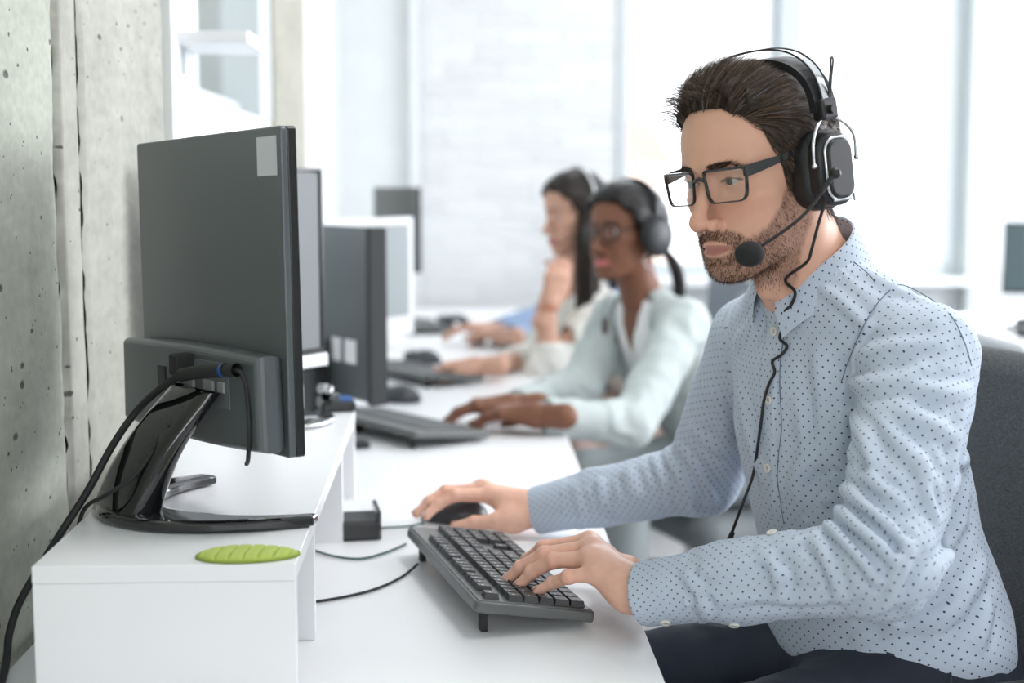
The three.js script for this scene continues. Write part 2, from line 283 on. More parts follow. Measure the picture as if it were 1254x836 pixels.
// right and rear walls with their windows, out of view; they let in the side light
{
  const sideWin = (name, label, place) => { const w = struct(name, place([[0, 0, 0.06, 1.7], [0.061, 0, 1.439, 0.06], [1.44, 0, 1.5, 1.7], [0.061, 1.64, 1.439, 1.7], [0.72, 0.061, 0.78, 1.639]], 0.08), M.frame, label, 'window'); part(w, 'pane', place([[0.06, 0.06, 1.44, 1.64]], 0.004), M.glass); };
  const X = 4.5;
  struct('wall_right', [box(X, 0, 3.2, X + 0.3, 0.9, -6.9, 0), box(X, 2.6, 3.2, X + 0.3, 2.9, -6.9, 0), box(X, 0.9, 3.2, X + 0.3, 2.6, -1.95, 0), box(X, 0.9, -3.45, X + 0.3, 2.6, -3.6, 0), box(X, 0.9, -5.1, X + 0.3, 2.6, -6.9, 0)], M.white, 'white right wall with a row of windows', 'wall');
  for (const [i, z] of [-1.95, -3.6].entries()) sideWin('window_' + (4 + i), 'white framed window in the right wall, number ' + ['one', 'two'][i] + ' along it', (rects, d) => rects.map(([a, b, c, e]) => box(X + 0.1 - d / 2, 0.9 + b, z - a, X + 0.1 + d / 2, 0.9 + e, z - c, d > 0.01 ? 0.004 : 0)));
  struct('wall_rear', [box(-1.2, 0, 3, 4.8, 1.0, 3.3, 0), box(-1.2, 2.7, 3, 4.8, 2.9, 3.3, 0), box(-1.2, 1.0, 3, -0.9, 2.7, 3.3, 0), box(0.6, 1.0, 3, 0.75, 2.7, 3.3, 0), box(2.25, 1.0, 3, 4.8, 2.7, 3.3, 0)], M.white, 'white rear wall behind the viewer', 'wall');
  for (const [i, x] of [-0.9, 0.75].entries()) sideWin('window_' + (6 + i), 'white framed window in the rear wall, ' + ['left', 'right'][i] + ' of its post', (rects, d) => rects.map(([a, b, c, e]) => box(x + a, 1 + b, 3.1 - d / 2, x + c, 1 + e, 3.1 + d / 2, d > 0.01 ? 0.004 : 0)));
  struct('wall_side', box(-1.2, 0, 3.3, -0.9, 2.9, -2.5, 0), M.white, 'plaster behind the concrete wall', 'wall');
}
// houses across the street
{
  const b = thing('apartment_building', 'pale apartment house with rows of windows seen through the right window', 'building', [0, -9, -20]);
  const wm = mat(rgb(0.9, 0.9, 0.88), 0.8), gm = mat(rgb(0.42, 0.48, 0.52), 0.4), bm = mat(rgb(0.52, 0.47, 0.39), 0.7);
  part(b, 'facade', box(3.6, 0, -3, 14, 24, 0, 0), wm);
  for (const [x0, y0, x1, y1, m] of [[1060, -2, 1074, 32, gm], [1080, -2, 1093, 32, gm], [1060, 160, 1088, 206, bm], [1092, 160, 1122, 206, bm], [1060, 82, 1078, 118, gm], [1106, 82, 1120, 118, gm], [1060, 240, 1086, 288, bm], [1092, 240, 1118, 288, bm], [1142, 22, 1158, 46, gm], [1144, 178, 1158, 206, gm], [1144, 82, 1158, 106, gm], [1144, 258, 1158, 290, gm], [1010, 160, 1030, 206, gm], [1010, 82, 1028, 118, gm]]) {
    const k = 20 / 1800, X0 = (x0 - 572) * k, X1 = (x1 - 572) * k, Y1 = 1.273 + (225 - y0) * k + 9, Y0 = 1.273 + (225 - y1) * k + 9;
    const w = part(b, 'window', box(X0, Y0, -0.1, X1, Y1, 0.03, 0.01), m); part(w, 'window_frame', [box(X0 - 0.05, Y0 - 0.05, 0, X1 + 0.05, Y0, 0.06, 0.005), box((X0 + X1) / 2 - 0.02, Y0, 0, (X0 + X1) / 2 + 0.02, Y1, 0.06, 0.005)], wm);
  }
  const r = thing('red_roofed_house', 'low house with a faded red gable seen through the left window', 'building', [0, -9, -26]);
  part(r, 'wall', box(2.0, 0, -6, 3.5, 10.6, 0, 0), mat(rgb(0.82, 0.66, 0.56), 0.8));
  part(r, 'roof', slab([[1.8, 10.6], [3.7, 10.6], [3.2, 11.4], [2.1, 11.4]], 6, 0.01).translate(0, 0, -6), mat(rgb(0.62, 0.34, 0.26), 0.8));
  struct('street', box(-30, -9.2, -7.2, 40, -9, -40, 0), mat(rgb(0.4, 0.4, 0.4), 0.9), 'street below the windows', 'street');
}
// unseen ceiling lamps added over the desks to give soft light from above
for (const [i, [x, z]] of [[0.75, -1.9], [0.9, -3.4], [2.6, -2.2], [2.6, -4.6], [0.6, -5.4]].entries()) {
  const t = thing('added_ceiling_lamp', 'added square white ceiling lamp ' + ['above the bearded man', 'above the smiling woman', 'in the middle of the room', 'near the right window', 'above the last desk'][i], 'lamp', [x, 2.9, z], 0, 'added ceiling lamps above the desks');
  part(t, 'tray', box(-0.31, -0.06, -0.31, 0.31, -0.001, 0.31, 0.004), M.frame); part(t, 'diffuser', box(-0.28, -0.064, -0.28, 0.28, -0.0605, 0.28, 0), mat(rgb(0.9, 0.9, 0.9), 0.6, { emissive: rgb(1, 0.98, 0.95), emissiveIntensity: 2.0 }));
  const l = new THREE.RectAreaLight(rgb(1, 0.985, 0.96), z < -3 ? 1.6 : 11, 0.56, 0.56); l.name = 'added_ceiling_light'; l.position.set(x, 2.832, z); l.lookAt(x, 0, z); scene.add(l);
}
// ---------------------------------------------------------------- desks, riser, things on them
{
  const g = 'white desks joined end to end', who = ['carrying the green pad and dark keyboard', 'under the smiling woman\'s keyboard', 'under the long-haired woman\'s keyboard', 'at the brick wall end of the row'];
  for (let i = 0; i < 4; i++) {
    const z0 = -1.16 - i * 1.297, z1 = z0 - 1.294, d = thing('desk', 'white laminate desk ' + who[i], 'desk', [0, 0, z0], 0, g), L = z1 - z0;
    part(d, 'desktop', box(-0.508, 0.714, 0, 0.2115, 0.74, L, 0.0018), M.laminate);
    for (const z of [-0.05, L + 0.09]) part(d, 'leg', [box(-0.47, 0, z, -0.43, 0.714, z - 0.04, 0.004), box(0.08, 0, z, 0.12, 0.714, z - 0.04, 0.004), box(-0.43, 0.674, z, 0.08, 0.714, z - 0.04, 0.004)], M.silver);
  }
  const r = thing('monitor_riser', 'long white box-shaped monitor riser standing on the desk', 'riser', [-0.176, 0.74, -1.472], 0.0157);
  part(r, 'riser_top', box(-0.266, 0.13, 0, 0, 0.148, -1.012, 0.0012), M.laminate);
  for (const z of [0, -0.213, -0.688, -0.994]) part(r, 'upright_panel', box(-0.2655, 0, z - 0.0004, -0.0006, 0.1299, z - 0.018, 0.0008), M.laminate);
}
{ // green quilted pad at the front corner of the riser
  const c = level2(304, 681, 0.888), pad = thing('quilted_pad', 'lime green quilted oval pad on the riser corner', 'pad', c, 0.06), m = mat(srgb(172, 188, 92), 0.9, { sheen: 0.3, sheenColor: rgb(0.8, 0.9, 0.4) });
  const n = 160, rings = 40, pos = [], idx = [], rx = 0.0525, rz = 0.030;
  for (let s = 0; s < 2; s++) for (let j = 0; j <= rings; j++) for (let i = 0; i < n; i++) {
    const a = (i / n) * Math.PI * 2, t = j / rings, x = Math.cos(a) * rx * t, z = Math.sin(a) * rz * t * (1 - 0.12 * Math.cos(a)), k = x / rx * 3.6 + 0.35 * Math.sin(z / rz), rib = Math.abs(k - Math.round(k));
    const top = 0.0068 * Math.sqrt(Math.max(0, 1 - t ** 6)) * (0.45 + 0.55 * sstep(0.0, 0.14, rib)); pos.push(x, s ? 0.0002 : 0.001 + top, z);
  }
  for (let s = 0; s < 2; s++) for (let j = 0; j < rings; j++) for (let i = 0; i < n; i++) { const o = s * (rings + 1) * n, a = o + j * n + i, b = o + j * n + (i + 1) % n, c2 = a + n, d = b + n; idx.push(a, b, c2, b, d, c2); }
  const g = new THREE.BufferGeometry(); g.setAttribute('position', new THREE.Float32BufferAttribute(pos, 3)); g.setIndex(idx); g.computeVertexNormals(); part(pad, 'cushion', g, m);
  const edge = []; for (let i = 0; i < n; i++) { const a = (i / n) * Math.PI * 2; edge.push([Math.cos(a) * rx, 0.0018, Math.sin(a) * rz * (1 - 0.12 * Math.cos(a))]); } part(pad, 'binding', tube(edge, 0.0016, 96, 6, true), mat(srgb(140, 158, 66), 0.9));
}
function level2(x, y, Y) { const s = sight(x, y), t = (Y - EYE.y) / s.y; return [EYE.x + s.x * t, Y, EYE.z + s.z * t]; }

// monitors: local axes, screen looks along +z, origin on the surface below
const monM = { back: mat(rgb(0.088, 0.102, 0.108), 0.34), bezel: mat(rgb(0.012, 0.012, 0.013), 0.25), screen: mat(rgb(0.035, 0.038, 0.04), 0.35), lit: mat(rgb(0.16, 0.175, 0.18), 0.5), sticker: mat(rgb(0.55, 0.57, 0.6), 0.7), paper: mat(rgb(0.8, 0.81, 0.82), 0.8), port: mat(rgb(0.13, 0.14, 0.15), 0.5), white: mat(rgb(0.82, 0.84, 0.85), 0.4), grey: mat(rgb(0.30, 0.31, 0.32), 0.4) };
function panelParts(t, W, H, y, o = {}) {                                   // screen panel with housing
  const b = o.frame ?? monM.back;
  part(t, 'housing', slab(roundRect(W - 0.001, H - 0.001, 0.006), 0.009, 0.002).translate(0, y, -0.010), b);
  const s = part(t, 'bezel', slab((() => { const q = roundRect(W - 0.001, H - 0.001, 0.005); const h = new THREE.Path(); const w = W / 2 - (o.rim ?? 0.011), k = H / 2 - (o.rim ?? 0.011), c = o.chin ?? 0.004; h.moveTo(-w, -k + c); h.lineTo(-w, k); h.lineTo(w, k); h.lineTo(w, -k + c); q.holes.push(h); return q; })(), 0.0108, 0.0008).translate(0, y, -0.0012), o.bezel ?? monM.bezel);
  part(t, 'screen', new THREE.PlaneGeometry(W - 0.018, H - 0.018).translate(0, y, 0.0066), o.screen ?? monM.screen);
  return s;
}
{ // near monitor, seen from behind
  const H = 0.366, W = 0.400, yc = 0.260, t = thing('monitor', 'black monitor seen from behind with grey sticker and cables, on the riser', 'monitor', [-0.305, 0.888, -1.780], 2.178);
  panelParts(t, W, H, yc);
  // deeper lower half of the housing, rounded towards its upper edge
  const low = new THREE.Shape(); low.moveTo(-W / 2 + 0.004, 0.085); low.lineTo(-W / 2 + 0.008, 0.192); low.quadraticCurveTo(0, 0.2, W / 2 - 0.008, 0.192); low.lineTo(W / 2 - 0.004, 0.085); low.quadraticCurveTo(0, 0.073, -W / 2 + 0.004, 0.085);
  part(t, 'lower_housing', new THREE.ExtrudeGeometry(low, { depth: 0.006, bevelEnabled: true, bevelThickness: 0.014, bevelSize: 0.010, bevelOffset: -0.010, bevelSegments: 5, curveSegments: 24 }).translate(0, 0, -0.030), monM.back);
  part(t, 'sticker', box(-0.190, 0.389, -0.0112, -0.145, 0.432, -0.0098, 0), monM.sticker, 'light grey paper sticker');
  const pp = part(t, 'port_plate', box(-0.125, 0.128, -0.0452, 0.065, 0.180, -0.0435, 0.0008), monM.port);
  for (const [x, w, h] of [[0.058, 0.022, 0.026], [-0.02, 0.03, 0.012], [-0.075, 0.026, 0.012], [-0.108, 0.016, 0.012]]) part(pp, 'socket', box(x - w / 2, 0.152 - h / 2, -0.048, x + w / 2, 0.152 + h / 2, -0.0448, 0.001), x > 0 ? M.dark : monM.grey);
  part(pp, 'label', box(-0.07, 0.133, -0.0458, -0.03, 0.143, -0.0450, 0), monM.paper);
  for (const m of t.children) { const c = Math.cos(-0.0286), s = Math.sin(-0.0286); m.rotation.z = -0.0286; m.position.set(yc * s, yc - yc * c, 0); }   // the panel hangs slightly askew
  // slanted glossy neck
  const neck = new THREE.BufferGeometry(), ps = [], is = [], rows = 12, cols = 16;
  for (let j = 0; j <= rows; j++) { const v = j / rows, z = lerp(-0.128, -0.055, v) - 0.012 * Math.sin(v * Math.PI), y = lerp(0.006, 0.150, v), w = lerp(0.062, 0.054, v), d = lerp(0.026, 0.012, v); for (let i = 0; i <= cols; i++) { const a = (i / cols) * Math.PI * 2, c = Math.cos(a), s = Math.sin(a); ps.push(lerp(-0.020, -0.062, v) + Math.sign(c) * Math.pow(Math.abs(c), 0.5) * w, y, z + Math.sign(s) * Math.pow(Math.abs(s), 0.6) * d); } }
  for (let j = 0; j < rows; j++) for (let i = 0; i < cols; i++) { const a = j * (cols + 1) + i; is.push(a, a + 1, a + cols + 2, a, a + cols + 2, a + cols + 1); }
  neck.setAttribute('position', new THREE.Float32BufferAttribute(ps, 3)); neck.setIndex(is); neck.computeVertexNormals();
  part(t, 'neck', neck, M.blackGloss, 'glossy black slanted neck');
  // crescent foot
  const c = new THREE.Shape(), X = -0.046; c.moveTo(X - 0.152, 0.022); c.lineTo(X - 0.140, 0.034); c.bezierCurveTo(X - 0.12, -0.005, X - 0.105, -0.06, X - 0.02, -0.088); c.bezierCurveTo(X + 0.05, -0.095, X + 0.105, -0.05, X + 0.128, 0.035); c.lineTo(X + 0.150, 0.026); c.bezierCurveTo(X + 0.155, -0.06, X + 0.105, -0.158, X + 0.01, -0.162); c.bezierCurveTo(X - 0.08, -0.162, X - 0.135, -0.08, X - 0.152, 0.022);
  part(t, 'foot', new THREE.ExtrudeGeometry(c, { depth: 0.006, bevelEnabled: true, bevelThickness: 0.004, bevelSize: 0.008, bevelOffset: -0.008, bevelSegments: 3, curveSegments: 28 }).rotateX(Math.PI / 2).translate(0, 0.0105, 0), M.blackGloss, 'glossy black crescent foot');
}
// cables of the near monitor, plugged into its port plate
{
  const n = V(Math.sin(2.178), 0, Math.cos(2.178)), o = V(-0.305, 0.888, -1.780), P = (x, y, d) => at(x, y, d), Q = (x, y, h) => { const s = sight(x, y), q = o.clone().addScaledVector(n, h + 0.012).sub(EYE), k = q.dot(n) / s.dot(n); return [EYE.x + s.x * k, EYE.y + s.y * k, EYE.z + s.z * k]; };
  const c = thing('power_cable', 'thick black cable hanging from the near monitor down along the concrete wall', 'cable');
  part(c, 'cord', tube([Q(262, 455, -0.078), Q(240, 455, -0.082), Q(222, 459, -0.088), Q(196, 476, -0.098), Q(166, 505, -0.11), P(138, 545, 1.72), P(108, 600, 1.70), P(76, 650, 1.68), P(45, 700, 1.66), P(22, 742, 1.65), P(11, 778, 1.64), P(9, 800, 1.62), [-0.495, 0.746, -1.52], [-0.49, 0.7445, -1.40]], 0.0044, 140, 10), M.rubber);
  part(c, 'plug', tube([Q(290, 453, -0.070), Q(270, 454, -0.074), Q(246, 455, -0.080), Q(222, 459, -0.088)], 0.0078, 20, 10), M.rubber); part(c, 'collar', tube([Q(277, 453, -0.073), Q(273, 454, -0.074)], 0.0082, 4, 10), mat(rgb(0.01, 0.07, 0.26), 0.4), 'blue band');
  const d = thing('video_cable', 'thin black cable looping down behind the near monitor housing', 'cable');
  part(d, 'cord', tube([Q(284, 453, -0.072), Q(294, 455, -0.068), Q(300, 468, -0.064), Q(304, 500, -0.060), Q(305, 535, -0.060), Q(304, 560, -0.054), Q(302, 568, -0.03)], 0.0026, 60, 8), M.rubber);
  const e = thing('signal_cable', 'thin dark cable running from the monitor ports past its neck', 'cable');
  part(e, 'cord', tube([Q(216, 445, -0.066), Q(213, 470, -0.075), Q(207, 500, -0.092), Q(190, 545, -0.125), P(165, 582, 1.655), P(130, 606, 1.655), P(108, 618, 1.68), P(97, 640, 1.72), P(88, 690, 1.75)], 0.0026, 90, 8), M.rubber);
  part(e, 'plug', box(-0.011, -0.013, -0.014, 0.011, 0.013, 0.012, 0.003).rotateY(2.142).translate(...Q(224, 446, -0.066)), M.rubber);
}
{ // second monitor, turned the other way, grey screen and silver lower rim
  const W = 0.36, H = 0.335, t = thing('monitor', 'slim monitor with grey screen and silver lower rim behind the near monitor', 'monitor', [-0.358, 0.888, -2.404], 0.965);
  panelParts(t, W, H, 0.245, { screen: monM.lit, rim: 0.006, chin: 0.02 });
  part(t, 'lower_rim', box(-W / 2, 0.072, 0.0, W / 2, 0.094, 0.017, 0.002), M.silver, 'silver lower rim');
  part(t, 'neck', new THREE.CylinderGeometry(0.02, 0.034, 0.17, 20).rotateX(0.35).translate(0, 0.085, 0.016), M.blackSatin);
  const f = part(t, 'foot', lathe([[0.001, 0], [0.088, 0], [0.092, 0.004], [0.09, 0.010], [0.055, 0.016], [0.001, 0.017]], 48).translate(0, 0, 0.06), M.blackGloss); part(f, 'foot_rim', new THREE.TorusGeometry(0.0905, 0.0028, 8, 48).rotateX(Math.PI / 2).translate(0, 0.005, 0.06), M.steel);
}
{ // the smiling woman's monitor, from behind
  const W = 0.47, H = 0.365, t = thing('monitor', 'dark monitor seen from behind with two white labels, opposite the smiling woman', 'monitor', [-0.297, 0.74, -3.20], 2.13);
  panelParts(t, W, H, 0.262); part(t, 'side_frame', box(-W / 2 - 0.001, 0.08, -0.03, -W / 2 + 0.02, 0.444, 0.008, 0.003), M.dark);
  part(t, 'sticker', box(-0.135, 0.155, -0.0122, -0.085, 0.205, -0.0098, 0), monM.paper, 'white square label'); part(t, 'sticker', box(-0.065, 0.155, -0.0122, -0.025, 0.205, -0.0098, 0), monM.paper, 'white square label');
  part(t, 'neck', box(-0.03, 0.01, -0.06, 0.03, 0.2, -0.02, 0.006), M.blackSatin); part(t, 'foot', lathe([[0.001, 0], [0.1, 0], [0.104, 0.004], [0.1, 0.009], [0.001, 0.016]], 40).translate(0, 0, -0.03), M.blackGloss);
}
{ // white framed monitor
  const W = 0.40, H = 0.31, t = thing('monitor', 'white framed monitor with pale grey screen in the middle of the row', 'monitor', [-0.262, 0.74, -3.74], 0.98);
  panelParts(t, W, H, 0.292, { frame: monM.white, bezel: monM.white, screen: mat(rgb(0.34, 0.38, 0.39), 0.5), rim: 0.02, chin: 0.03 });
  part(t, 'neck', box(-0.025, 0.005, -0.05, 0.025, 0.2, -0.018, 0.006), monM.white); part(t, 'foot', slab(roundRect(0.2, 0.16, 0.03), 0.012, 0.003).rotateX(-Math.PI / 2).translate(0, 0, 0), monM.white);
}
{ // far black monitor
  const t = thing('monitor', 'small black monitor seen from behind against the white back wall', 'monitor', [-0.232, 0.74, -4.86], 2.05); panelParts(t, 0.33, 0.275, 0.385);
  part(t, 'neck', box(-0.02, 0.005, -0.05, 0.02, 0.32, -0.018, 0.004), monM.white); part(t, 'foot', slab(roundRect(0.18, 0.15, 0.03), 0.01, 0.003).rotateX(-Math.PI / 2), monM.white);
}
// keyboards: local x along the keys from left to right hand end, z towards the typist, origin at the front left corner on the desk
const keyM = [mat(rgb(0.035, 0.037, 0.04), 0.4), mat(rgb(0.042, 0.044, 0.047), 0.42)], keyboardM = mat(rgb(0.115, 0.12, 0.12), 0.33);
const keyCache = new Map();
function keycap(w, d) { const k = w.toFixed(4) + d.toFixed(4); if (!keyCache.has(k)) { const g = new THREE.BoxGeometry(1, 1, 1), p = g.attributes.position; for (let i = 0; i < 24; i++) { const top = p.getY(i) > 0; p.setXYZ(i, p.getX(i) * (top ? w - 0.0045 : w - 0.0008), top ? 0.0075 : 0, p.getZ(i) * (top ? d - 0.0042 : d - 0.0008) - (top ? 0.0006 : 0)); } g.computeVertexNormals(); keyCache.set(k, g); } return keyCache.get(k); }
const capitals = mat(rgb(0.75, 0.75, 0.75), 0.6);
function keyboard(t, L, D, pitch, tilt, detail, body = keyboardM, deep = pitch) {
  const R = new THREE.Matrix4().makeRotationX(tilt), lift = 0.006;
  const put = (g) => g.clone().applyMatrix4(R).translate(0, lift, 0);
  part(t, 'case', put(slab((() => { const s = new THREE.Shape(); s.moveTo(0.006, 0); s.lineTo(L - 0.006, 0); s.quadraticCurveTo(L, 0, L, 0.006); s.lineTo(L, D - 0.012); s.quadraticCurveTo(L, D, L - 0.012, D); s.lineTo(0.012, D); s.quadraticCurveTo(0, D, 0, D - 0.012); s.lineTo(0, 0.006); s.quadraticCurveTo(0, 0, 0.006, 0); return s; })(), 0.014, 0.003).rotateX(-Math.PI / 2)), body);
  part(t, 'top_plate', put(slab((() => { const s = new THREE.Shape(), e = 0.004; s.moveTo(e, e); s.lineTo(L - e, e); s.lineTo(L - e, D - e); s.lineTo(e, D - e); s.lineTo(e, e); return s; })(), 0.003, 0.001).rotateX(-Math.PI / 2).translate(0, 0.0125, 0)), body);
  if (!detail) for (const [x0, x1] of [[0.02, L * 0.62], [L * 0.64, L * 0.78], [L * 0.80, L - 0.02]]) part(t, 'key_block', put(box(x0, 0.013, -0.02, x1, 0.018, -D + 0.045, 0.002)), keyM[0]);
  for (const x of [0.05, L - 0.05]) part(t, 'foot', put(box(x - 0.02, -0.002, -D + 0.012, x + 0.02, 0.003, -D + 0.024, 0.001)), body);
  const fold = (x) => { const p = V(x, 0.002, -D + 0.018).applyMatrix4(R); return box(x - 0.008, 0, p.z - 0.004, x + 0.008, p.y + lift, p.z + 0.004, 0.001); };
  for (const x of [0.03, L - 0.03]) part(t, 'stand_leg', fold(x), M.rubber);
  if (!detail) return;
  const k = (x, z, w = 1, d = 1) => { const o = part(t, 'key', keycap(w * pitch, d * deep), keyM[(Math.round(x * 7 + z * 13)) % 2 === 0 ? 0 : 1]); const p = V(x0 + (x + w / 2) * pitch, 0.0152, -z0 - (z + d / 2) * deep).applyMatrix4(R); o.position.set(p.x, p.y + lift, p.z); o.rotation.x = tilt; return o; };
  const x0 = (L - 22.5 * pitch) / 2, z0 = 0.010;
  let n = 0; const mark = (o, w) => { n++; part(o, 'legend', new THREE.PlaneGeometry(0.0024, 0.003).rotateX(-Math.PI / 2).translate(-0.003 - (w > 1.2 ? 0.003 : 0), 0.0077, -0.0025), capitals); };
  const row = (z, list, from = 0) => { let x = from; for (const w of list) { if (w > 0) mark(k(x, z, w), w); x += Math.abs(w); } };
  row(0, [1.25, 1.25, 1.25, 6.25, 1.25, 1.25, 1.25, 1.25]); row(1, [1.25, 1, 1, 1, 1, 1, 1, 1, 1, 1, 1, 1, 2.75]); row(2, [1.75, 1, 1, 1, 1, 1, 1, 1, 1, 1, 1, 1, 2.25]); row(3, [1.5, 1, 1, 1, 1, 1, 1, 1, 1, 1, 1, 1, 1, 1.5]); row(4, [1, 1, 1, 1, 1, 1, 1, 1, 1, 1, 1, 1, 1, 2]);
  row(5.5, [1, -1, 1, 1, 1, 1, -0.5, 1, 1, 1, 1, -0.5, 1, 1, 1, 1]); row(0, [1, 1, 1], 15.25); row(1, [-1, 1], 15.25); row(3, [1, 1, 1], 15.25); row(4, [1, 1, 1], 15.25); row(5.5, [1, 1, 1], 15.25);
  row(0, [2, 1], 18.5); for (const z of [1, 2, 3]) row(z, [1, 1, 1], 18.5); row(4, [1, 1, 1, 1], 18.5); mark(k(21.5, 0, 1, 2), 1); mark(k(21.5, 2, 1, 2), 1);
  for (const q of [0, 1, 2]) { const p = V(x0 + (19.2 + q * 1) * pitch, 0.0163, -z0 - 6 * deep).applyMatrix4(R); part(t, 'indicator_light', box(p.x - 0.002, p.y + lift - 0.0004, p.z - 0.001, p.x + 0.002, p.y + lift + 0.0006, p.z + 0.001, 0.0003), mat(rgb(0.3, 0.35, 0.3), 0.4)); }
}
{
  // the near keyboard: its back edge stands on fold-out legs, the number pad end points away
  const k = thing('keyboard', 'dark grey full-size keyboard tilted on its legs under the bearded man\'s left hand', 'keyboard', [0.1515, 0.74, -1.722], 0);
  k.rotation.y = Math.PI / 2 + 0.245; keyboard(k, 0.400, 0.151, 0.0168, 0.165, true, keyboardM, 0.0198);
  const cb = thing('keyboard_cable', 'black cable leaving the near keyboard towards the riser', 'cable'); part(cb, 'cord', tube([level2(512, 690, 0.752), level2(503, 698, 0.745), level2(485, 710, 0.743), level2(450, 724, 0.743), level2(390, 736, 0.743), level2(340, 740, 0.743)], 0.0019, 60, 8), M.rubber);
  const c2 = thing('mouse_cable', 'thin dark green cable from mouse to the black clip holder', 'cable'); part(c2, 'cord', tube([level2(520, 640, 0.746), level2(500, 644, 0.743), level2(470, 646, 0.743), level2(455, 648, 0.743)], 0.0016, 40, 6), mat(rgb(0.0, 0.06, 0.05), 0.5));
  const c3 = thing('network_cable', 'dark green cable looping on the desk from keyboard to riser', 'cable'); part(c3, 'cord', tube([level2(497, 666, 0.743), level2(470, 677, 0.743), level2(440, 684, 0.743), level2(410, 681, 0.743), level2(385, 674, 0.743), level2(360, 668, 0.743)], 0.0018, 50, 6), mat(rgb(0.0, 0.06, 0.05), 0.5));
  const a = level2(441, 657, 0.74), h = thing('cable_holder', 'small black open-topped holder on the desk beside the riser', 'holder', a, 0.15);
  part(h, 'tray', box(-0.035, 0.0, -0.05, 0.028, 0.030, 0.03, 0.006, 3), M.blackSatin); part(h, 'back_plate', box(0.022, 0.0, -0.05, 0.030, 0.046, 0.03, 0.003), M.blackGloss);
}
function mouse(label, pos, turn, m, s = 1) {
  const t = thing('computer_mouse', label, 'mouse', pos, turn), F = new Field(); F.add(ellipsoid([0, 0.008, 0], [0.031 * s, 0.029 * s, 0.054 * s])).add(ellipsoid([0, 0.010, 0.014], [0.030 * s, 0.0285 * s, 0.036 * s]), 0.01);
  const f = F.fn(); part(t, 'shell', nets((x, y, z) => Math.max(f(x, y, z), 0.0012 - y), [-0.04, -0.004, -0.06], [0.04, 0.045, 0.06], 0.0016), m);
  part(t, 'wheel', new THREE.TorusGeometry(0.009, 0.0032, 8, 20).rotateY(Math.PI / 2).translate(0, 0.0265 * s, -0.026 * s), M.rubber); part(t, 'button_gap', box(-0.0006, 0.02, -0.052 * s, 0.0006, 0.031 * s, -0.032 * s, 0), M.dark); return t;
}
{
  const m = mat(rgb(0.045, 0.05, 0.058), 0.32);
  mouse('dark grey mouse under the bearded man\'s right hand', level2(556, 637, 0.74), 1.42, m);
  mouse('small black mouse behind the smiling woman\'s keyboard', level2(487, 492, 0.74), 1.3, m, 1.1);
  mouse('dark mouse beyond the long-haired woman\'s keyboard', level2(517, 445, 0.74), 1.3, m, 1.1);
  mouse('black mouse under the hand of the person in blue', level2(556, 400, 0.74), 1.3, m, 1.3);
  const k1 = thing('keyboard', 'grey curved keyboard under the smiling woman\'s hands', 'keyboard', [0.045, 0.74, -3.02]); k1.rotation.y = Math.PI / 2 + 0.62; keyboard(k1, 0.43, 0.19, 0.0185, 0.10, false);
  const k2 = thing('keyboard', 'dark keyboard under the long-haired woman\'s hand', 'keyboard', [0.045, 0.74, -3.90]); k2.rotation.y = Math.PI / 2 + 0.55; keyboard(k2, 0.43, 0.18, 0.0185, 0.10, false);
  const k3 = thing('keyboard', 'black keyboard beside the hand of the person in blue', 'keyboard', [-0.06, 0.74, -5.22]); k3.rotation.y = Math.PI / 2 + 0.2; keyboard(k3, 0.4, 0.16, 0.0185, 0.08, false);
  const b = thing('blue_clip', 'small black and blue clip lying beside the riser end', 'clip', level2(438, 548, 0.74), 0.3); part(b, 'body', box(-0.03, 0, -0.02, 0.022, 0.014, 0.02, 0.004, 2), M.blackSatin); part(b, 'band', box(-0.024, 0.012, -0.016, -0.008, 0.018, 0.016, 0.002), mat(rgb(0.02, 0.12, 0.45), 0.4));
  const p = thing('desk_phone', 'black handset with blue light standing at the far end of the riser', 'phone', level2(412, 501, 0.888), 0.2); part(p, 'base', box(-0.03, 0, -0.05, 0.03, 0.018, 0.04, 0.006, 2), M.blackSatin); part(p, 'handset', tube([[-0.02, 0.03, -0.05], [-0.012, 0.036, 0], [-0.02, 0.03, 0.045]], 0.009, 16, 10), M.blackGloss); part(p, 'blue_panel', box(0.004, 0.016, -0.02, 0.026, 0.021, 0.03, 0.002), mat(rgb(0.03, 0.12, 0.4), 0.3));
}
{ // workplace by the right-hand window
  const d = thing('desk', 'white desk by the right window with a monitor on it', 'desk', [1.98, 0, -5.4]); part(d, 'desktop', box(-0.1, 0.714, 0.5, 1.4, 0.74, -0.6, 0.002), M.laminate); for (const x of [-0.05, 1.3]) part(d, 'leg', box(x, 0, 0.4, x + 0.05, 0.714, -0.5, 0.003), M.frame);
  const t = thing('monitor', 'dark slate monitor on the desk by the right window', 'monitor', [2.225, 0.74, -5.45], -0.2); panelParts(t, 0.42, 0.27, 0.255, { screen: mat(rgb(0.06, 0.09, 0.10), 0.4), rim: 0.008 }); part(t, 'neck', box(-0.02, 0.005, -0.05, 0.02, 0.2, -0.018, 0.004), M.silver); part(t, 'foot', slab(roundRect(0.2, 0.15, 0.03), 0.01, 0.003).rotateX(-Math.PI / 2), M.silver);
  const p = thing('desk_phone', 'black desk phone in front of the right-hand monitor', 'phone', [2.02, 0.74, -5.02], 0.4); part(p, 'base', box(-0.08, 0, -0.08, 0.1, 0.03, 0.1, 0.008, 2), M.blackSatin); part(p, 'handset', tube([[-0.06, 0.05, -0.09], [-0.055, 0.062, 0], [-0.06, 0.05, 0.1]], 0.016, 16, 10), M.blackSatin);
  const k = thing('keyboard', 'slim grey keyboard in front of the right-hand monitor', 'keyboard', [1.95, 0.74, -5.16], 0.1); keyboard(k, 0.42, 0.13, 0.0185, 0.05, false);
}
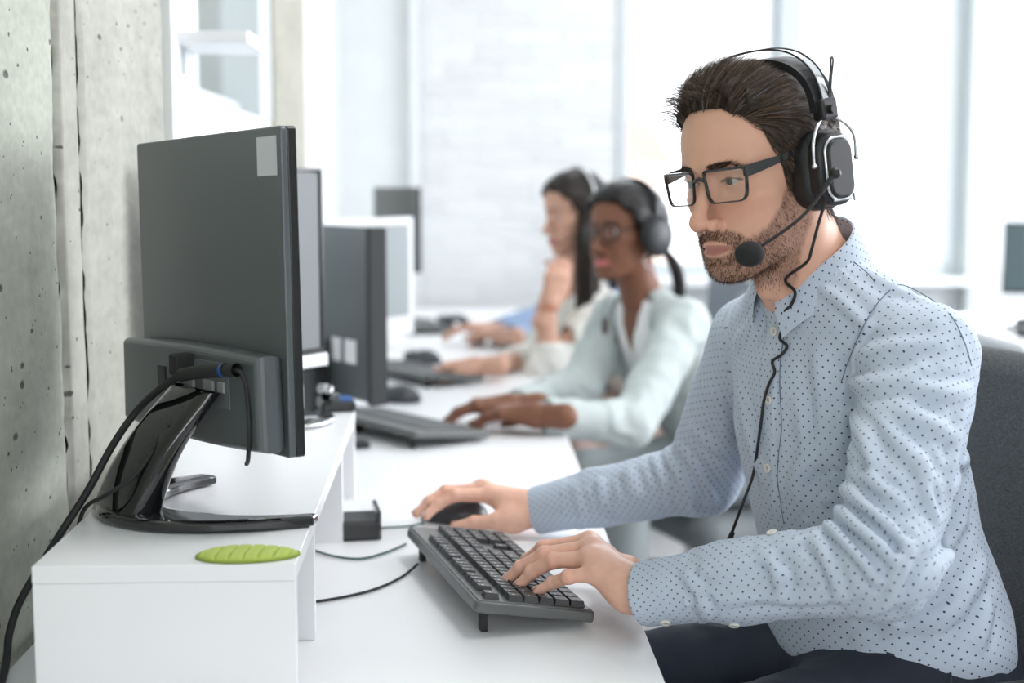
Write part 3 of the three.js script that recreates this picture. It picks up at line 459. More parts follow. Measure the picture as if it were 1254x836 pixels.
// ---------------------------------------------------------------- heads: sculpted in their own axes, z out of the face, y up, x to the person's left, origin between the eyes' level and the ears
function headField(o = {}) {
  const F = new Field(true), w = o.jaw ?? 1, lip = o.lips ?? 1, nose = o.nose ?? 1, open = o.smile ?? 0;
  F.add(ellipsoid([0, 0.030, -0.012], [0.0755, 0.086, 0.096]));
  F.add(ellipsoid([0, 0.040, 0.038], [0.060, 0.060, 0.0545]), 0.03);
  F.add(ellipsoid([0, -0.025, 0.039], [0.053, 0.066, 0.045]), 0.03);
  F.add(capsule([0.053 * w, -0.056, 0.002], [0.022 * w, -0.098, 0.064], 0.017 * w, 0.016 * w), 0.03);
  F.add(ellipsoid([0, -0.080, 0.03], [0.044 * w, 0.028, 0.052]), 0.02);
  F.add(ellipsoid([0, -0.068, 0.056], [0.037, 0.031, 0.036]), 0.022);
  F.add(ellipsoid([0, -0.1005 - 0.002 * (w - 1), 0.0745], [0.021 * w, 0.0165, 0.0175]), 0.018);
  F.add(ellipsoid([0.0445, -0.021, 0.053], [0.020, 0.012, 0.020]), 0.02);
  F.add(ellipsoid([0.034, -0.046, 0.05], [0.021, 0.026, 0.026 + 0.004 * open]), 0.02);
  F.add(capsule([0.009, 0.0185, 0.0855], [0.045, 0.0185, 0.0665], o.brow ?? 0.0082, 0.0075), 0.014);
  F.cut(ellipsoid([0.0315, 0.0005, 0.0975], [0.0165, 0.0125, 0.0155]), 0.013);
  F.cut(ellipsoid([0.0125, -0.001, 0.098], [0.006, 0.010, 0.012]), 0.01);
  F.add(ball([0.0315, 0, 0.0712], 0.0142), 0.004);
  F.add(capsule([0.0185, 0.0035, 0.0805], [0.0455, 0.0025, 0.0735], 0.0022, 0.0022), 0.003);
  F.cut(ellipsoid([0.0315, -0.0012, 0.0895], [0.0143, 0.0034 - 0.0003 * open, 0.014]), 0.0012);
  F.add(capsule([0, 0.008, 0.0825], [0, -0.035, 0.1085], 0.0062, 0.0082 * nose), 0.011);
  F.add(ellipsoid([0, -0.0425, 0.1115], [0.0105 * nose, 0.0095, 0.0108]), 0.007);
  F.add(ellipsoid([0.0128 * nose, -0.0475, 0.0985], [0.0066 * nose, 0.0075, 0.0115]), 0.005);
  F.cut(ellipsoid([0.0064 * nose, -0.0548, 0.1045], [0.0036, 0.004, 0.006]), 0.002);
  F.cut(capsule([0.02, -0.05, 0.096], [0.034, -0.070, 0.088], 0.0022, 0.0016), 0.010);
  const c = 0.024 + 0.004 * open, cy = -0.0762 + 0.005 * open;
  F.add(capsule([0, -0.0700, 0.0945], [0.009, -0.0690, 0.0930], 0.0046 * lip, 0.0046 * lip), 0.005);
  F.add(capsule([0.009, -0.0690, 0.0930], [c, cy + 0.0006, 0.0805], 0.0046 * lip, 0.0016), 0.004);
  F.add(capsule([0, -0.0820, 0.0925], [0.011, -0.0812, 0.0900], 0.0058 * lip, 0.005 * lip), 0.005);
  F.add(capsule([0.011, -0.0812, 0.0900], [c - 0.001, cy - 0.001, 0.080], 0.005 * lip, 0.0016), 0.004);
  F.cut(capsule([0, -0.0757, 0.1005], [0.011, -0.0752, 0.0975], 0.0010 + 0.0030 * open, 0.0010 + 0.0026 * open), 0.003);
  F.cut(capsule([0.011, -0.0752, 0.0975], [c + 0.002, cy, 0.0835], 0.0010 + 0.0026 * open, 0.0012), 0.003);
  F.cut(capsule([0, -0.0575, 0.1005], [0, -0.0655, 0.1015], 0.0018, 0.0022), 0.004);
  F.cut(capsule([0, -0.0922, 0.0945], [0.014, -0.0915, 0.088], 0.0028, 0.0022), 0.009);
  // ears
  if (o.ears === false) return F.fn();
  F.add(ellipsoid([0.0775, -0.010, -0.012], [0.0055, 0.030, 0.0175], [V(0.94, 0, -0.34), V(0.02, 0.98, 0.2), V(0.34, -0.2, 0.92)]), 0.006);
  F.cut(ellipsoid([0.083, -0.010, -0.006], [0.005, 0.016, 0.009]), 0.004);
  return F.fn();
}
const azim = (x, z) => Math.atan2(Math.abs(x), z);
function curve(t, k) { if (t <= k[0][0]) return k[0][1]; for (let i = 1; i < k.length; i++) if (t < k[i][0]) { const s = (t - k[i - 1][0]) / (k[i][0] - k[i - 1][0]); return lerp(k[i - 1][1], k[i][1], s * s * (3 - 2 * s)); } return k[k.length - 1][1]; }
// random points on a mesh: [p, n]
function scatter(g, count, R, keep) {
  const p = g.attributes.position, n = g.attributes.normal, ix = g.index, T = ix.count / 3, cum = new Float64Array(T), a = V(0, 0, 0), b = V(0, 0, 0), c = V(0, 0, 0), out = []; let sum = 0;
  for (let t = 0; t < T; t++) { a.fromBufferAttribute(p, ix.getX(t * 3)); b.fromBufferAttribute(p, ix.getX(t * 3 + 1)); c.fromBufferAttribute(p, ix.getX(t * 3 + 2)); const m = keep((a.x + b.x + c.x) / 3, (a.y + b.y + c.y) / 3, (a.z + b.z + c.z) / 3); sum += m > 0 ? m * b.sub(a).cross(c.sub(a)).length() : 0; cum[t] = sum; }
  for (let k = 0; k < count; k++) {
    const r = R() * sum; let lo = 0, hi = T - 1; while (lo < hi) { const m = (lo + hi) >> 1; if (cum[m] < r) lo = m + 1; else hi = m; }
    let u = R(), v = R(); if (u + v > 1) { u = 1 - u; v = 1 - v; }
    const i = ix.getX(lo * 3), j = ix.getX(lo * 3 + 1), l = ix.getX(lo * 3 + 2), w = 1 - u - v;
    out.push([V(p.getX(i) * w + p.getX(j) * u + p.getX(l) * v, p.getY(i) * w + p.getY(j) * u + p.getY(l) * v, p.getZ(i) * w + p.getZ(j) * u + p.getZ(l) * v), V(n.getX(i) * w + n.getX(j) * u + n.getX(l) * v, n.getY(i) * w + n.getY(j) * u + n.getY(l) * v, n.getZ(i) * w + n.getZ(j) * u + n.getZ(l) * v).normalize()]);
  }
  return out;
}
// hair as thin tapering blades; path(root, normal, R) gives the points of one hair and its width and colour
function strands(roots, path, R) {
  const pos = [], nor = [], col = [], idx = [];
  for (const [p, n] of roots) {
    const s = path(p, n, R); if (!s) continue;
    const P = s.points, base = pos.length / 3, tmp = V(0, 0, 0), side = V(0, 0, 0), roll = (R() - 0.5) * 2.4;
    for (let i = 0; i < P.length; i++) {
      tmp.copy(P[Math.min(i + 1, P.length - 1)]).sub(P[Math.max(i - 1, 0)]).normalize(); side.crossVectors(tmp, n).normalize().applyAxisAngle(tmp, roll);
      const w = s.width * (1 - 0.85 * Math.pow(i / (P.length - 1), 1.6)) * 0.5, nn = side.clone().cross(tmp);
      for (const k of [-1, 1]) { pos.push(P[i].x + side.x * w * k, P[i].y + side.y * w * k, P[i].z + side.z * w * k); nor.push(nn.x, nn.y, nn.z); col.push(...s.color); }
      if (i) { const a = base + i * 2; idx.push(a - 2, a - 1, a, a - 1, a + 1, a); }
    }
  }
  const g = new THREE.BufferGeometry(); g.setAttribute('position', new THREE.Float32BufferAttribute(pos, 3)); g.setAttribute('normal', new THREE.Float32BufferAttribute(nor, 3)); g.setAttribute('color', new THREE.Float32BufferAttribute(col, 3)); g.setIndex(idx);
  return g;
}
const hairMat = mat(rgb(1, 1, 1), 0.42, { vertexColors: true, specularIntensity: 0.5 });
const skinMat = mat(rgb(1, 1, 1), 0.46, { vertexColors: true, specularIntensity: 0.55, sheen: 0.25, sheenColor: rgb(0.9, 0.45, 0.35), sheenRoughness: 0.5 });
function eyes(parent, matrix, iris, look = [0, 0], tag = '') {
  for (const s of [1, -1]) {
    const g = new THREE.SphereGeometry(0.0128, 40, 28); g.rotateX(Math.PI / 2); g.rotateY(look[0]); g.rotateX(look[1]);
    const d = V(0, 0, 1).applyEuler(new THREE.Euler(look[1], look[0], 0, 'XYZ')), p = g.attributes.position, c = new Float32Array(p.count * 3), q = V(0, 0, 0);
    for (let i = 0; i < p.count; i++) { q.fromBufferAttribute(p, i).normalize(); const a = Math.acos(clamp(q.dot(d), -1, 1)), k = a < 0.19 ? [0.006, 0.005, 0.005] : a < 0.47 ? iris : a < 0.52 ? iris.map((v) => v * 0.4) : [0.50, 0.47, 0.455]; c.set(k, i * 3); }
    g.setAttribute('color', new THREE.BufferAttribute(c, 3)); g.translate(0.0315 * s, 0, 0.0718); g.applyMatrix4(matrix);
    part(parent, 'eye', g, mat(rgb(1, 1, 1), 0.12, { vertexColors: true, clearcoat: 0.8 }), 'dark brown eye');
  }
}
// ---------------------------------------------------------------- the man: head
const man = thing('person', 'bearded man in a pale blue dotted shirt and black glasses typing at the desk', 'person');
const manHead = (() => {                                                   // head axes in the room
  const toward = AIM.clone().negate().setY(0).normalize(), left = RIGHT.clone().negate();
  const yaw = 0.93, pitch = 0.155, roll = -0.07;
  const f = toward.multiplyScalar(Math.cos(yaw)).addScaledVector(left, Math.sin(yaw)), x = V(0, 1, 0).cross(f).normalize();
  const q = new THREE.Quaternion().setFromRotationMatrix(new THREE.Matrix4().makeBasis(x, V(0, 1, 0), f));
  q.multiply(new THREE.Quaternion().setFromEuler(new THREE.Euler(pitch, 0, -roll, 'YXZ')));
  const m = new THREE.Matrix4().makeRotationFromQuaternion(q), eye = V(...at(874, 223, 1.70)), off = V(0, 0, 0.078).applyMatrix4(m);
  return m.setPosition(eye.sub(off));
})();
const manHeadInv = manHead.clone().invert();
const inHead = (p) => V(...p).applyMatrix4(manHeadInv), ofHead = (x, y, z) => V(x, y, z).applyMatrix4(manHead);
const manNeck = at(992, 330, 1.80);
const MAN = {
  line: (x, z) => curve(azim(x, z), [[0, 0.081], [0.3, 0.080], [0.55, 0.070], [0.8, 0.056], [1.02, 0.024], [1.20, -0.020], [1.75, -0.030], [2.2, -0.055], [3.2, -0.075]]),
  beard(x, y, z) {                                                         // 0..1 where beard grows
    const a = azim(x, z), ax = Math.abs(x);
    const cheek = curve(a, [[0.0, -0.054], [0.22, -0.0555], [0.36, -0.060], [0.5, -0.068], [0.75, -0.058], [0.95, -0.042], [1.12, -0.022], [1.25, 0.0], [1.5, 0.01]]);
    let m = sstep(0.005, -0.005, y - cheek - 0.003 * noise(x * 160, y * 160, z * 160)) * sstep(-0.150, -0.118, y) * sstep(1.62, 1.45, a);
    const lip = Math.hypot(ax / 0.0235, (y + 0.0762) / 0.0105); m *= sstep(0.85, 1.12, lip);
    if (y < -0.083 && y > -0.092 && ax > 0.006 && ax < 0.017) m *= 0.55;
    if (z < 0.02) m *= 0.9;
    return m;
  },
};
{
  const face = { jaw: 1.0, brow: 0.009, lips: 0.62, nose: 1.02 }, f0 = headField(face), bare = headField({ ...face, ears: false }), nb = inHead(manNeck), nt = V(0, -0.045, -0.018);
  const neck = capsule([nt.x, nt.y, nt.z], [nb.x, nb.y - 0.03, nb.z], 0.0555, 0.060), st = new Field();
  st.add(neck).add(capsule([0.05, -0.05, -0.02], [nb.x + 0.012, nb.y - 0.02, nb.z + 0.05], 0.016, 0.014), 0.02).add(capsule([-0.05, -0.05, -0.02], [nb.x - 0.012, nb.y - 0.02, nb.z + 0.05], 0.016, 0.014), 0.02);
  st.add(ellipsoid([nb.x * 0.5, -0.135, 0.018], [0.012, 0.016, 0.012]), 0.016);
  const nf = st.fn(), f = (x, y, z) => smin(f0(x, y, z), nf(x, y, z), 0.022);
  const g = nets(f, [-0.10, -0.215, -0.125], [0.10, 0.125, 0.125], 0.0018);
  MAN.skin = (x, y, z) => {
    const b = MAN.beard(x, y, z), ax = Math.abs(x), n = 0.5 + 0.5 * noise(x * 90, y * 90, z * 90), fine = noise(x * 700, y * 700, z * 700);
    let c = [0.68 + 0.03 * n + 0.015 * fine, 0.385 + 0.02 * n + 0.012 * fine, 0.275 + 0.015 * n + 0.01 * fine];
    const red = Math.exp(-(((ax - 0.042) / 0.02) ** 2 + ((y + 0.03) / 0.018) ** 2)) * 0.35 * (z > 0.03 ? 1 : 0) + Math.exp(-((ax / 0.016) ** 2 + ((y + 0.045) / 0.014) ** 2)) * 0.4 * (z > 0.08 ? 1 : 0);
    c = [c[0] * (1 + 0.02 * red), c[1] * (1 - 0.2 * red), c[2] * (1 - 0.22 * red)];
    const lip = sstep(1.0, 0.75, Math.hypot(ax / 0.0245, (y + 0.0758) / (y > -0.0758 ? 0.0058 : 0.0085))) * (z > 0.07 ? 1 : 0);
    c = [lerp(c[0], 0.45, lip), lerp(c[1], 0.19, lip), lerp(c[2], 0.155, lip)];
    const k = clamp(b * (0.42 + 0.30 * fine), 0, 0.75); c = [lerp(c[0], 0.075, k), lerp(c[1], 0.045, k), lerp(c[2], 0.033, k)];
    const ex = Math.abs(ax - 0.0315), lash = z > 0.07 && ex < 0.0145 && y > 0.0012 - 12 * ex * ex && y < 0.0042 - 14 * ex * ex ? 0.8 : 0; c = [lerp(c[0], 0.03, lash), lerp(c[1], 0.02, lash), lerp(c[2], 0.016, lash)];
    const s = sstep(-0.002, 0.008, y - MAN.line(x, z)) * (z > 0.09 ? 0 : 1); return [lerp(c[0], 0.05, s), lerp(c[1], 0.032, s), lerp(c[2], 0.022, s)];
  };
  MAN.headLocal = g; MAN.headFn = f;
  const w = paint(g.clone(), MAN.skin); w.applyMatrix4(manHead); MAN.headGeo = w;

  // hair: a close under-layer and combed blades
  const lift = (x, y, z) => {
    const top = sstep(0.055, 0.085, y), front = sstep(-0.02, 0.05, z);
    return lerp(0.0032, 0.0055 + 0.010 * front, top) * sstep(-0.002, 0.030, y - MAN.line(x, z)) - 0.003 * sstep(0.006, -0.004, y - MAN.line(x, z));
  };
  const capF = (x, y, z) => { const d = bare(x, y, z); if (d > 0.06) return d - 0.04; const l = lift(x, y, z), nn = l > 0.002 ? (noise(x * 70 + y * 20, y * 50, z * 22) * 0.35 + noise(x * 190, y * 120, z * 60) * 0.16) * l : 0; return d - l - nn; };
  const cap = nets(capF, [-0.105, -0.10, -0.135], [0.105, 0.155, 0.135], 0.0026), R = rng(71);
  paint(cap, (x, y, z) => { const k = 0.8 + 0.5 * noise(x * 200, y * 200, z * 60); return [0.030 * k, 0.020 * k, 0.014 * k]; });
  const roots = scatter(g, 27000, R, (x, y, z) => sstep(-0.004, 0.006, y - MAN.line(x, z) + 0.004 * noise(x * 120, y * 120, z * 120)) * (y > 0.05 ? 1.2 : 0.9) * (y < -0.09 ? 0 : 1));
  const hair = strands(roots, (p, n) => {
    const top = sstep(0.045, 0.078, p.y), front = sstep(0.0, 0.07, p.z), L = lerp(0.013 + R() * 0.006, 0.026 + 0.024 * front + R() * 0.012, top);
    const lockR = noise(p.x * 60, p.y * 60, p.z * 60), lock2 = noise(p.x * 60 + 40, p.y * 60, p.z * 60);
    const flow = V(-0.10 + 0.5 * lockR, lerp(-0.95, 0.10, top), lerp(-0.55, -0.9, top)).addScaledVector(V(0.35, 0.1, 0), top * front);
    flow.addScaledVector(n, -flow.dot(n)).normalize();
    const up = lerp(0.30, 0.45 + 0.55 * front, top) + 0.2 * lock2, P = [p.clone().addScaledVector(n, -0.001)], d = flow.clone().multiplyScalar(1 - 0.45 * up).addScaledVector(n, up).normalize(); let q = P[0];
    const jitter = V(R() - 0.5, R() - 0.5, R() - 0.5).multiplyScalar(0.35); d.add(jitter).normalize();
    for (let i = 1; i <= 4; i++) { d.addScaledVector(flow, 0.32 * top + 0.1).addScaledVector(n, -0.10 * top * i * 0.6).normalize(); q = q.clone().addScaledVector(d, L / 4); P.push(q); }
    const light = R(), streak = light > 0.62 ? 1 : 0, grey = R() < 0.07, k = 0.55 + 0.8 * light + 0.5 * Math.max(0, lockR);
    return { points: P, width: 0.0009, color: grey ? [0.15, 0.15, 0.155] : [0.058 * k + 0.055 * streak, 0.038 * k + 0.034 * streak, 0.026 * k + 0.02 * streak] };
  }, R);
  // loose locks that stand out over the forehead
  const tips = scatter(g, 380, R, (x, y, z) => (y > MAN.line(x, z) + 0.004 && y < MAN.line(x, z) + 0.022 && z > 0.05 && x < 0.03 ? 1 : 0));
  const fringe = strands(tips, (p, n) => {
    const lk = noise(p.x * 90, p.y * 90, 3), d = V(-0.35 + lk * 0.7, 0.95, 0.45).normalize(), P = [p]; let q = p; const L = 0.034 + 0.014 * R();
    for (let i = 1; i <= 5; i++) { d.add(V((R() - 0.5) * 0.2, -0.16 - 0.05 * i, -0.08 + 0.5 * Math.sin(i + lk * 4) * 0.3)).normalize(); q = q.clone().addScaledVector(d, L / 5); P.push(q); }
    const k = 0.7 + R() * 0.8; return { points: P, width: 0.0008, color: [0.055 * k, 0.036 * k, 0.024 * k] };
  }, R);
  part(man, 'hair', joinPainted([cap, hair, fringe]).applyMatrix4(manHead), hairMat, 'short dark brown swept-back hair');

  const beardRoots = scatter(g, 7000, R, (x, y, z) => { const b = MAN.beard(x, y, z); return b * b * (0.35 + 0.65 * sstep(1.2, 0.6, azim(x, z))) * (y > -0.072 && azim(x, z) < 0.5 ? 1.5 : 1); });
  const beard = strands(beardRoots, (p, n) => {
    const d = V(p.x * 4, -0.8, 0.25 - 0.3 * (Math.abs(p.x) > 0.04 ? 1 : 0)).normalize().multiplyScalar(0.75).addScaledVector(n, 0.55).add(V(R() - 0.5, R() - 0.5, R() - 0.5).multiplyScalar(0.5)).normalize(), L = 0.0022 + 0.003 * R(), k = 0.6 + R(), warm = R() < 0.25 ? 2 : 1;
    return { points: [p, p.clone().addScaledVector(d, L * 0.5), p.clone().addScaledVector(d, L).addScaledVector(V(0, -1, 0), L * 0.15)], width: 0.0004, color: [0.06 * k * warm, 0.031 * k * warm, 0.021 * k] };
  }, R);
  const brows = scatter(g, 700, R, (x, y, z) => { const ax = Math.abs(x), yc = 0.0165 + 0.0025 * sstep(0.01, 0.034, ax) - 0.005 * sstep(0.036, 0.05, ax), hw = 0.0034 * (1 - 0.6 * sstep(0.03, 0.052, ax)); return z > 0.03 && ax > 0.011 && ax < 0.053 && Math.abs(y - yc) < hw ? 1 : 0; });
  const browOf = (list) => strands(list, (p, n) => { const s = Math.sign(p.x), d = V(s * 0.9, 0.35 - 9 * Math.max(0, Math.abs(p.x) - 0.03), -0.3).normalize().addScaledVector(n, 0.3).add(V(R() - 0.5, R() - 0.5, R() - 0.5).multiplyScalar(0.3)).normalize(), L = 0.006 + 0.003 * R(), k = 0.5 + R() * 0.7; return { points: [p, p.clone().addScaledVector(d, L * 0.5), p.clone().addScaledVector(d, L).addScaledVector(n, -L * 0.2)], width: 0.0005, color: [0.035 * k, 0.022 * k, 0.015 * k] }; }, R);
  part(man, 'beard', beard.applyMatrix4(manHead), hairMat, 'short trimmed brown beard and moustache').userData.kind = 'stuff';
  for (const s of [1, -1]) part(man, 'eyebrow', browOf(brows.filter((q) => q[0].x * s > 0)).applyMatrix4(manHead), hairMat);
  eyes(man, manHead, [0.025, 0.012, 0.007], [-0.14, 0.05]);
}
// ---------------------------------------------------------------- the man: hands, shirt, trousers
const level = (x, y, Y) => { const s = sight(x, y), t = (Y - EYE.y) / s.y; return [EYE.x + s.x * t, Y, EYE.z + s.z * t]; };   // where a line of sight meets a height
function handField(h) {                                                     // h: wrist, fingers [mcp, pip, dip, tip] x4, thumb [cmc, mcp, ip, tip]
  const F = new Field(), s = h.size ?? 1, W = h.wrist, rs = [[0.0118, 0.0096, 0.0082, 0.0066], [0.0118, 0.0098, 0.0084, 0.0068], [0.0112, 0.0092, 0.0080, 0.0064], [0.0100, 0.0080, 0.0070, 0.0058]].map((a) => a.map((v) => v * s));
  const mid = (a, b, t) => a.map((v, i) => lerp(v, b[i], t));
  if (h.arm) F.add(capsule(h.arm, W, 0.030 * s, 0.0255 * s));
  h.fingers.forEach((f, i) => { const heel = mid(W, f[0], 0.12); F.add(capsule(heel, f[0], 0.0205 * s, (i === 3 ? 0.0118 : 0.0132) * s), 0.016); });
  h.fingers.forEach((f, i) => { if (i) F.add(capsule(f[0], h.fingers[i - 1][0], 0.0112 * s, 0.0112 * s), 0.010); });
  const t = h.thumb; F.add(capsule(mid(W, t[0], 0.3), t[0], 0.016 * s, 0.0165 * s), 0.016).add(capsule(t[0], t[1], 0.0165 * s, 0.0118 * s), 0.014).add(capsule(mid(t[0], t[1], 0.5), mid(h.fingers[0][0], W, 0.35), 0.012 * s, 0.012 * s), 0.016);
  const palm = F.fn(), digits = [...h.fingers.map((f, i) => [f, rs[i]]), [t.slice(1), [0.0118, 0.0102, 0.0078].map((v) => v * s)]].map(([f, r]) => { const D = new Field(); for (let i = 0; i + 1 < f.length; i++) { D.add(capsule(f[i], f[i + 1], r[i], r[i + 1]), 0.003); if (i) D.add(ball(f[i], r[i] * 1.06), 0.004); } return D.fn(); });
  return (x, y, z) => { let d = palm(x, y, z); if (d > 0.13) return d - 0.1; let e = 1e9; for (const g of digits) e = Math.min(e, g(x, y, z)); for (const g of digits) { const q = g(x, y, z); if (q < 0.02) d = smin(d, q, q > e + 0.0005 ? 0.0025 : 0.006); else d = Math.min(d, q); } return d; };
}
function nails(h, n) {                                                      // finger nails: centre, direction and back normal
  const out = []; for (const f of [...h.fingers, h.thumb]) { const a = V(...f[2]), b = V(...f[3]), d = b.clone().sub(a).normalize(), u = V(...n).addScaledVector(d, -d.dot(V(...n))).normalize(); out.push([b.clone().addScaledVector(u, 0.0052).addScaledVector(d, 0.0005), d, u]); } return out;
}
const mid3 = (a, b, t) => a.map((v, i) => lerp(v, b[i], t)), vadd = (a, b, k = 1) => a.map((v, i) => v + b[i] * k);
const J = { lsh: at(1126, 428, 1.69), rsh: at(922, 412, 1.99), lel: at(1082, 688, 1.57), lwr: level(787, 727, 0.795), rel: at(858, 584, 2.12), rwr: level(657, 625, 0.778), hip: at(1098, 842, 1.87) };
const manLeftHand = {
  arm: mid3(J.lwr, J.lel, 0.35), wrist: level(776, 724, 0.795), size: 1.02,
  fingers: [[level(722, 664, 0.824), level(666, 671, 0.816), level(646, 686, 0.796), level(638, 699, 0.779)], [level(724, 672, 0.827), level(667, 679, 0.817), level(638, 695, 0.797), level(620, 711, 0.779)], [level(724, 685, 0.822), level(678, 686, 0.815), level(651, 701, 0.796), level(635, 717, 0.779)], [level(732, 702, 0.812), level(696, 706, 0.806), level(677, 713, 0.793), level(658, 724, 0.780)]],
  thumb: [level(768, 699, 0.79), level(735, 683, 0.785), level(706, 684, 0.781), level(683, 689, 0.777)],
};
const manRightHand = {
  arm: mid3(J.rwr, J.rel, 0.35), wrist: level(648, 625, 0.779), size: 1.0,
  fingers: [[level(602, 606, 0.800), level(557, 606, 0.802), level(537, 617, 0.789), level(522, 632, 0.773)], [level(593, 600, 0.802), level(546, 602, 0.802), level(526, 614, 0.789), level(510, 629, 0.771)], [level(590, 598, 0.798), level(553, 602, 0.796), level(537, 612, 0.782), level(524, 622, 0.767)], [level(596, 600, 0.789), level(566, 606, 0.784), level(552, 612, 0.772), level(541, 618, 0.760)]],
  thumb: [level(630, 637, 0.768), level(608, 638, 0.768), level(581, 640, 0.764), level(557, 645, 0.757)],
};
const skinTone = (base) => (x, y, z) => { const n = 0.5 + 0.5 * noise(x * 110, y * 110, z * 110), f = noise(x * 600, y * 600, z * 600); return [base[0] * (0.95 + 0.1 * n + 0.03 * f), base[1] * (0.92 + 0.13 * n + 0.03 * f), base[2] * (0.92 + 0.13 * n + 0.03 * f)]; };
function handGeo(h, base, nailColor, up, cell = 0.0017) {
  const f = handField(h), all = [h.wrist, h.arm, ...h.fingers.flat(), ...h.thumb], lo = [0, 1, 2].map((i) => Math.min(...all.map((p) => p[i])) - 0.04), hi = [0, 1, 2].map((i) => Math.max(...all.map((p) => p[i])) + 0.04), N = nails(h, up), tone = skinTone(base);
  const kn = h.fingers.flatMap((q) => [q[0], q[1]]);
  return paint(nets(f, lo, hi, cell), (x, y, z) => {
    let c = tone(x, y, z); for (const k of kn) { const d = Math.hypot(x - k[0], y - k[1], z - k[2]); if (d < 0.018) { const w = 0.35 * sstep(0.018, 0.006, d); c = [c[0] * (1 + 0.02 * w), c[1] * (1 - 0.22 * w), c[2] * (1 - 0.22 * w)]; } }
    for (const [p, d, u] of N) { const q = V(x, y, z).sub(p), a = q.dot(d), b = q.dot(u), s = Math.sqrt(Math.max(0, q.lengthSq() - a * a - b * b)); if (Math.hypot(a / 0.0068, s / 0.0050) < 1 && b > -0.0035) c = nailColor; }
    return c;
  });
}
const manSkin = [0.77, 0.46, 0.35];
MAN.body = joinPainted([MAN.headGeo, handGeo(manLeftHand, manSkin, [0.62, 0.38, 0.31], [0, 1, 0]), handGeo(manRightHand, manSkin, [0.62, 0.38, 0.31], [0, 1, 0])]);

// torso axes
const TL = V(...J.lsh).sub(V(...J.rsh)).normalize(), S0 = mid3(J.lsh, J.rsh, 0.5), TU = (() => { const u = V(...S0).sub(V(...J.hip)); return u.addScaledVector(TL, -u.dot(TL)).normalize(); })(), TF = TL.clone().cross(TU);
const inTorso = (l, u, f, o = S0) => [o[0] + TL.x * l + TU.x * u + TF.x * f, o[1] + TL.y * l + TU.y * u + TF.y * f, o[2] + TL.z * l + TU.z * u + TF.z * f];
const bas = [TL, TU, TF];
{
  const bodyF = new Field();
  bodyF.add(ellipsoid(inTorso(0, -0.12, 0), [0.145, 0.21, 0.095], bas)).add(ellipsoid(mid3(S0, J.hip, 0.7), [0.135, 0.2, 0.095], bas), 0.05).add(capsule(manNeck, inTorso(0, -0.05, 0), 0.055, 0.06), 0.04);
  for (const [a, b, c] of [[J.lsh, J.lel, J.lwr], [J.rsh, J.rel, J.rwr]]) bodyF.add(capsule(a, b, 0.05, 0.042), 0.04).add(capsule(b, c, 0.042, 0.024), 0.02);
  const g = nets(bodyF.fn(), [-0.0, 0.5, -2.5], [0.85, 1.3, -1.35], 0.012);
  MAN.body = joinPainted([MAN.body, paint(g, skinTone(manSkin))]);
}
part(man, 'body', MAN.body, skinMat);
for (const h of [manLeftHand, manRightHand]) { const f = handField(h); for (const [p, d, u] of nails(h, [0, 1, 0])) { const g = new THREE.SphereGeometry(1, 14, 10).scale(0.0046, 0.0011, 0.0062), sd = u.clone().cross(d); let q = p.clone(); for (let i = 0; i < 12; i++) q.addScaledVector(u, -f(q.x, q.y, q.z)); q.addScaledVector(d, -0.001); g.applyMatrix4(new THREE.Matrix4().makeBasis(sd, u, d).setPosition(q)); part(man, 'fingernail', g, mat(rgb(0.66, 0.43, 0.36), 0.25)); } }

// shirt: torso and sleeves as one cloth, split at the armholes
const shirtDots = (() => {
  const R = rng(3), w = Array.from({ length: 64 * 64 }, () => R());
  return dataTex(128, 128, (u, v) => {
    const X = Math.floor(u * 64), Y = Math.floor(v * 64), th = w[Y * 64 + X], weave = ((X + Y) % 2 ? 0.03 : -0.03) + (th - 0.5) * 0.10; let c = [0.735 + weave, 0.780 + weave, 0.840 + weave];
    for (const [a, b] of [[0, 0], [1, 0], [0, 1], [1, 1], [0.5, 0.5]]) { const d = Math.hypot(u - a, v - b); const k = sstep(0.10, 0.06, d) * 0.9; c = [lerp(c[0], 0.15, k), lerp(c[1], 0.17, k), lerp(c[2], 0.26, k)]; }
    return c;
  });
})();
const shirtMat = mat(rgb(1, 1, 1), 0.85, { map: scaled(shirtDots, 1 / 0.0128, 1 / 0.0128), sheen: 0.25, sheenColor: rgb(0.7, 0.8, 0.95), sheenRoughness: 0.6 });
const shirtPlain = mat(srgb(176, 193, 212), 0.85);
